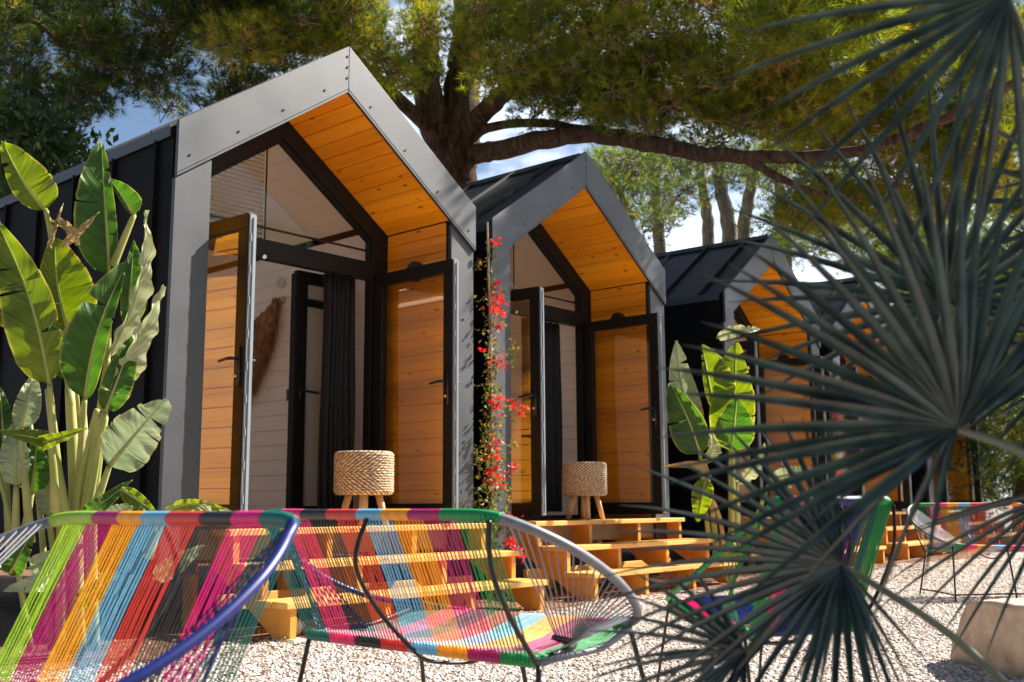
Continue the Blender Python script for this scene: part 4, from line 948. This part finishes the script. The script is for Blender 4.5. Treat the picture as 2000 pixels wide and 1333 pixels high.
bgpine([(1436,640),(1452,450),(1466,370),(1474,300)],.18,23.5,'pale thin pine leaning right, crossing behind the leaning-left one',[(1450,1530,290,370,22,26,1)],24,5)
bgpine([(1540,640),(1530,450),(1524,380),(1518,320)],.15,22,'thin brown pine at the peak of the third cabin',[(1480,1700,320,520,20,26,1)],25,14)
bgpine([(1240,600),(1235,450),(1205,360),(1170,290)],.10,22,'thin leaning pine close to the peak of the second cabin',[(1180,1260,300,420,20,24,1)],26,5)
for k,(x0,x1,y0,y1,D,lb) in enumerate([(1650,1900,430,700,24,'dark bushy pine beyond the fourth cabin'),(1850,2150,380,960,20,'bushy pine at the right edge beyond the farthest cabin'),(1780,2200,650,990,26,'low bushy tree behind the farthest cabin'),]):
    q=Vector(at((x0+x1)/2,984,D)); q.z=0; t=empty('pine_tree',tuple(q)); tag(t,lb,'tree','bushy trees beyond the cabins')
    b=MB(); limb(b,[Vector((0,0,0)),Vector((.1,0,2)),Vector((-.1,.1,5))],.2,.1,8,k); b.build('trunk',M['bark'],t,True)
    crown_px([(x0,x1,y0,y1,D-2.5,D+2.5,1)],40+k,260,clumps=[26,56,44][k],nn=10,Ln=.2,wn=.014,parent=t,rad=(.6,1.3),tone0=.25)
# broadleaf tree at the left edge and low band of shrubs behind cabin 1 side
q=Vector(at(-60,984,13)); q.z=0; t=empty('broadleaf_tree',tuple(q)); tag(t,'dark broad-leaved tree at the left edge behind the nearest cabin','tree')
b=MB(); limb(b,[Vector((0,0,0)),Vector((.1,0,2)),at(0,330,12.5)-q,at(60,250,12)-q],.16,.05,8,2); limb(b,[at(0,330,12.5)-q,at(90,300,12)-q,at(170,262,12)-q],.03,.012,5,3); limb(b,[at(-30,60,12)-q,at(60,40,12.2)-q,at(130,100,12.5)-q],.05,.02,6,4); b.build('trunk',M['bark'],t,True)
rl=np.random.default_rng(9); Ps=[]
for _ in range(24):
    c=np.array(at(-60+130*rl.random(),190+270*rl.random(),11+2.5*rl.random())); Ps.append(c+rl.normal(0,.24,(210,3)))
for _ in range(9):
    c=np.array(at(60+130*rl.random(),230+110*rl.random(),11.5+1*rl.random())); Ps.append(c+rl.normal(0,.16,(70,3)))
Pn=np.vstack(Ps)-np.array(q); n=len(Pn); V,F,T=quads(Pn,unit(rl.normal(size=(n,3))+[0,0,-.3]),.08+.05*rl.random(n),.05+.025*rl.random(n),rl.random(n),rl)
npmesh('crown',V,F,M['broad'],t,T)

# pines on the near side of the yard (seen mirrored in the glass)
for k,(x,y,hh) in enumerate(((6,-17,8.5),(12,-20,9.5),(18,-15,7.5),(-1,-18,9),(-9,-14,9),(-14,-5,8.5),(-13,4,8),(24,-19,8.5))):
    t=empty('pine_tree',(x,y,0)); tag(t,['pine across the yard, mirrored in the gable glass','tallest pine across the yard behind the photographer','low pine across the yard near the far loveseat','pine directly behind the photographer','pine behind the photographer to the left','pine at the left side of the yard','small pine left of the nearest cabin','farthest pine across the yard on the right'][k],'tree','pines across the yard')
    b=MB(); limb(b,[Vector((0,0,0)),Vector((.15,.1,hh*.35)),Vector((-.1,.2,hh*.7))],.22,.12,8,k); b.build('trunk',M['bark'],t,True)
    rl=np.random.default_rng(100+k); C_=[];D_=[]
    for _ in range(26):
        c=np.array([rl.normal(0,1.9),rl.normal(0,1.9),hh*(.42+.5*rl.random())]); d=unit(rl.normal(size=(110,3))); C_.append(c+d*.95*np.array([1.1,1.1,.6])); D_.append(unit(d+[0,0,.4]))
    C_=np.vstack(C_); D_=np.vstack(D_); V,F,T=tufts(C_,D_,7,.38,.04,rl,tone=np.clip(.5+rl.normal(0,.15,len(C_)),0,1)); npmesh('crown',V,F,M['needles'],t,T)
# ------------------------------------------------------------------ fan palm in the foreground
PB=at(2330,1500,1.95); PB.z=0
palm=empty('fan_palm',tuple(PB)); tag(palm,'blue-green fan palm with radiating pointed leaflets close in the right foreground','palm')
b=MB(); b.tube([Vector((0,0,0)),Vector((.01,0,.25)),Vector((0,.02,.5))],[.12,.11,.07],12)
rr=random.Random(5)
for k in range(70):
    a=rr.uniform(0,2*PI); z=rr.uniform(.02,.48); c,s=math.cos(a),math.sin(a); b.tube([Vector((.09*c,.09*s,z)),Vector((.14*c,.14*s,z+.05)),Vector((.16*c,.16*s,z+.11))],[.014,.01,.003],4)
b.build('trunk',M['bark'],palm)
def fan(hub,axis,nrm,L,nl=34,span=300,seed=0,w=.020,droop=.10,fuse=.18,stalk=None,cone=.15,shrink=.30,st=True):
    """hub world point, axis = direction of the middle leaflet, nrm = blade normal"""
    rr=random.Random(seed); hub=Vector(hub)-PB; ax=Vector(axis).normalized(); n=Vector(nrm); n=(n-ax*n.dot(ax)).normalized(); sd=n.cross(ax)
    b=MB()
    for i in range(nl):
        t=(i/(nl-1)-.5); a=R(span)*t+rr.uniform(-.035,.035); d=(ax*math.cos(a)+sd*math.sin(a)); tang=(-ax*math.sin(a)+sd*math.cos(a))
        nn=n; l=L*(1-shrink*(abs(t)*2)**2.2)*rr.uniform(.9,1.05); cn=cone+rr.uniform(-.05,.05); dr=droop*rr.uniform(.3,1.5)
        ns=9; vs=[];fs=[]
        for k in range(ns+1):
            u=k/ns; p=hub+d*(l*u)+nn*(l*(cn*u-dr*u*u*1.2))+Vector((0,0,-.05*l*u*u*u))
            wd=w*(min(1,u/fuse)*.9+.1)*(1-max(0,(u-.35)/.65))**.75*.5+.0006
            if u<fuse*1.6: wd=min(w*.62,max(wd,l*u*math.tan(R(span)/nl/2)*1.04))
            fo=.85
            vs+=[p-tang*wd+nn*wd*fo,p,p+tang*wd+nn*wd*fo]
        for k in range(ns):
            q=k*3; fs+=[(q,q+1,q+4,q+3),(q+1,q+2,q+5,q+4)]
        b.add(vs,fs)
    o=b.build('fan_leaf',M['palm'],palm)
    end=stalk if stalk is not None else Vector((0,0,.45)); 
    mid=(hub+end)/2+Vector((0,0,.025)); h2=hub-ax*.05*0
    if not st: return
    s=MB(); pp=crom([end,mid,h2],8); k=len(pp); s.tube(pp,[.009-.004*j/k for j in range(k)],7); s.build('leaf_stalk',M['palm_stalk'],o,True)
tocam=lambda p:(CAM-p).normalized()
h1=at(1868,838,1.5); fan(h1,-RT*.60+UP*.78+FW*.1,tocam(h1)+UP*.45+RT*.1,.43,30,172,1,w=.0175,stalk=at(2150,1010,1.62)-PB,cone=.12,shrink=.12)
fan(h1,-RT*.62-UP*.78+FW*.2,tocam(h1)+UP*.9,.34,5,70,31,w=.009,cone=.12,st=False)
h2=at(1645,1105,1.75); fan(h2,-RT*.97-UP*.2+FW*.2,tocam(h2)+UP*.7,.42,28,196,2,w=.013,stalk=at(2050,1420,1.85)-PB)
fan(h2,RT*.15-UP*.9+FW*.2,tocam(h2)+UP*.7,.30,9,70,32,w=.007,st=False)
h3=at(1968,-14,1.6); fan(h3,-RT*.62-UP*.52+FW*.1,tocam(h3)+RT*.2,.46,15,125,3,w=.0145,stalk=at(2250,60,1.7)-PB)
h5=at(1850,592,1.95); fan(h5,-RT*.22+UP*.95+FW*.15,tocam(h5)+UP*.2,.48,25,220,4,w=.0145,stalk=at(2200,900,1.95)-PB)
h4=at(1457,1275,1.7); fan(h4,-RT*.9-UP*.30+FW*.2,tocam(h4)+UP*.9,.30,16,150,5,w=.010,stalk=at(1640,1120,1.8)-PB)
h6=at(2110,690,2.1); fan(h6,-RT*.85+UP*.2+FW*.2,tocam(h6)+UP*.5,.38,20,200,6,w=.012)
h8=at(2075,960,2.0); fan(h8,-RT*.72-UP*.6,tocam(h8)+UP*.9,.40,9,62,8,w=.009)
# extra palm leaves added out of frame towards the sun, to shade the palm
rr=random.Random(12)
for k in range(20):
    a=rr.uniform(0,2*PI); el=rr.uniform(.2,1.3); d=Vector((math.cos(a)*math.cos(el),math.sin(a)*math.cos(el),math.sin(el)))
    h=PB+Vector((.25,-.10,.75))+d*rr.uniform(.35,.8)
    q=h-CAM; zc=q.dot(FW)
    if zc>0.05:
        px=1000+FPX*q.dot(RT)/zc
        if px<2190: continue
    fan(h,d,d.cross(Vector((0.3,.2,1)))+Vector((0,0,1.2)),.44,30,300,20+k,w=.020)

for k in range(15):  # unseen fans added between the hubs and the sun as shade
    hb=(h1,h2,h5,h3,h1)[k%5]; h=hb+SUN*(.75+.11*k)+Vector((rr.uniform(-.25,.25),rr.uniform(-.25,.25),rr.uniform(-.15,.25)))
    q=h-CAM; zc=q.dot(FW); px=1000+FPX*q.dot(RT)/max(zc,.05)
    if zc>.05 and px<2420: h=h+RT*((2420-px)*zc/FPX)
    fan(h,RT*rr.uniform(-1,1)+Vector((0,0,rr.uniform(-.5,1))),SUN+Vector((0,0,.2)),.36,34,330,60+k,w=.024)
# ------------------------------------------------------------------ stones
def rock(name,c,sx,sy,sz,label,cat,mat,seed=0,boxy=.5,rz=0,sub=4,group=None):
    import bmesh
    bm=bmesh.new(); bmesh.ops.create_cube(bm,size=2); bmesh.ops.subdivide_edges(bm,edges=bm.edges[:],cuts=sub*3,use_grid_fill=True)
    rr=np.random.default_rng(seed); k=rr.normal(size=(6,3))*2.2; ph=rr.random(6)*6
    for v in bm.verts:
        p=np.array(v.co); s=p/np.linalg.norm(p)*1.25; q=p*boxy+s*(1-boxy)
        dsp=sum(math.sin(k[i]@q+ph[i])*.028 for i in range(6))+sum(math.sin(3.1*(k[i]@q)+ph[i])*.009 for i in range(6)); q=q*(1+dsp)
        v.co=Vector((q[0]*sx,q[1]*sy,q[2]*sz))
    me=bpy.data.meshes.new(name); bm.to_mesh(me); bm.free(); me.materials.append(mat); o=bpy.data.objects.new(name,me); COL.objects.link(o)
    o.location=c; o.rotation_euler=(0,0,rz); me.polygons.foreach_set('use_smooth',[True]*len(me.polygons)); tag(o,label,cat,group); return o
def mat_stone(name,a,b_,pit=.5):
    m,t,out=newmat(name); p=principled(t,out,a,.9,0,.2); n=N(t,'ShaderNodeTexNoise',Scale=6.0,Detail=8.0,Roughness=.65); t.links.new(coords(t),n.inputs['Vector'])
    c=ramp(t,n.outputs['Fac'],[(.35,a),(.62,b_)])
    v=N(t,'ShaderNodeTexVoronoi',Scale=22.0); t.links.new(coords(t),v.inputs['Vector']); c=mixc(t,ramp(t,v.outputs['Distance'],[(.06,(1,1,1)),(.13,(0,0,0))]),c,tuple(x*.5 for x in a))
    t.links.new(c,p.inputs['Base Color']); bump(t,p,n.outputs['Fac'],pit,.03); return m
M['limestone']=mat_stone('limestone',(.42,.30,.20),(.60,.48,.36)); M['white_rock']=mat_stone('white_rock',(.62,.58,.52),(.82,.79,.74)); M['grey_rock']=mat_stone('grey_rock',(.30,.27,.23),(.45,.41,.36))
bc=at(2060,1260,4.75); rock('boulder',(bc.x,bc.y,.14),.34,.28,.155,'large squared limestone block at the right edge with flat pale top','stone block',M['limestone'],2,.82,rz=-.75)
rk=at(572,1256,6.1); rock('white_stone',(rk.x,rk.y,.04),.05,.045,.045,'small white rock beside the foot of the nearest steps','stone',M['white_rock'],3,.2)
b=MB(); c=W_(0,.40,-.74,0); b.box(c.x-.05,c.x+.11,c.y-.06,c.y+.10,.0,.012); tag(bevel(b.build('paving_slab',M['concrete']),.003),'thin concrete slab under the foot of the nearest steps','paving slab')
rock('brown_stone',(rk.x+.07,rk.y-.05,.02),.04,.03,.022,'small brown stone next to the white rock','stone',M['limestone'],5,.2)
rock('white_stone',tuple(W_(2,1.25,-.30,.405+.055)),.13,.10,.06,'rounded white stone lying on the steps of the third cabin','stone',M['white_rock'],7,.15)
rock('grey_stone',tuple(W_(2,.85,-.30,.405+.04)),.14,.10,.045,'flat grey stone beside the white one on the third cabin steps','stone',M['grey_rock'],8,.3)
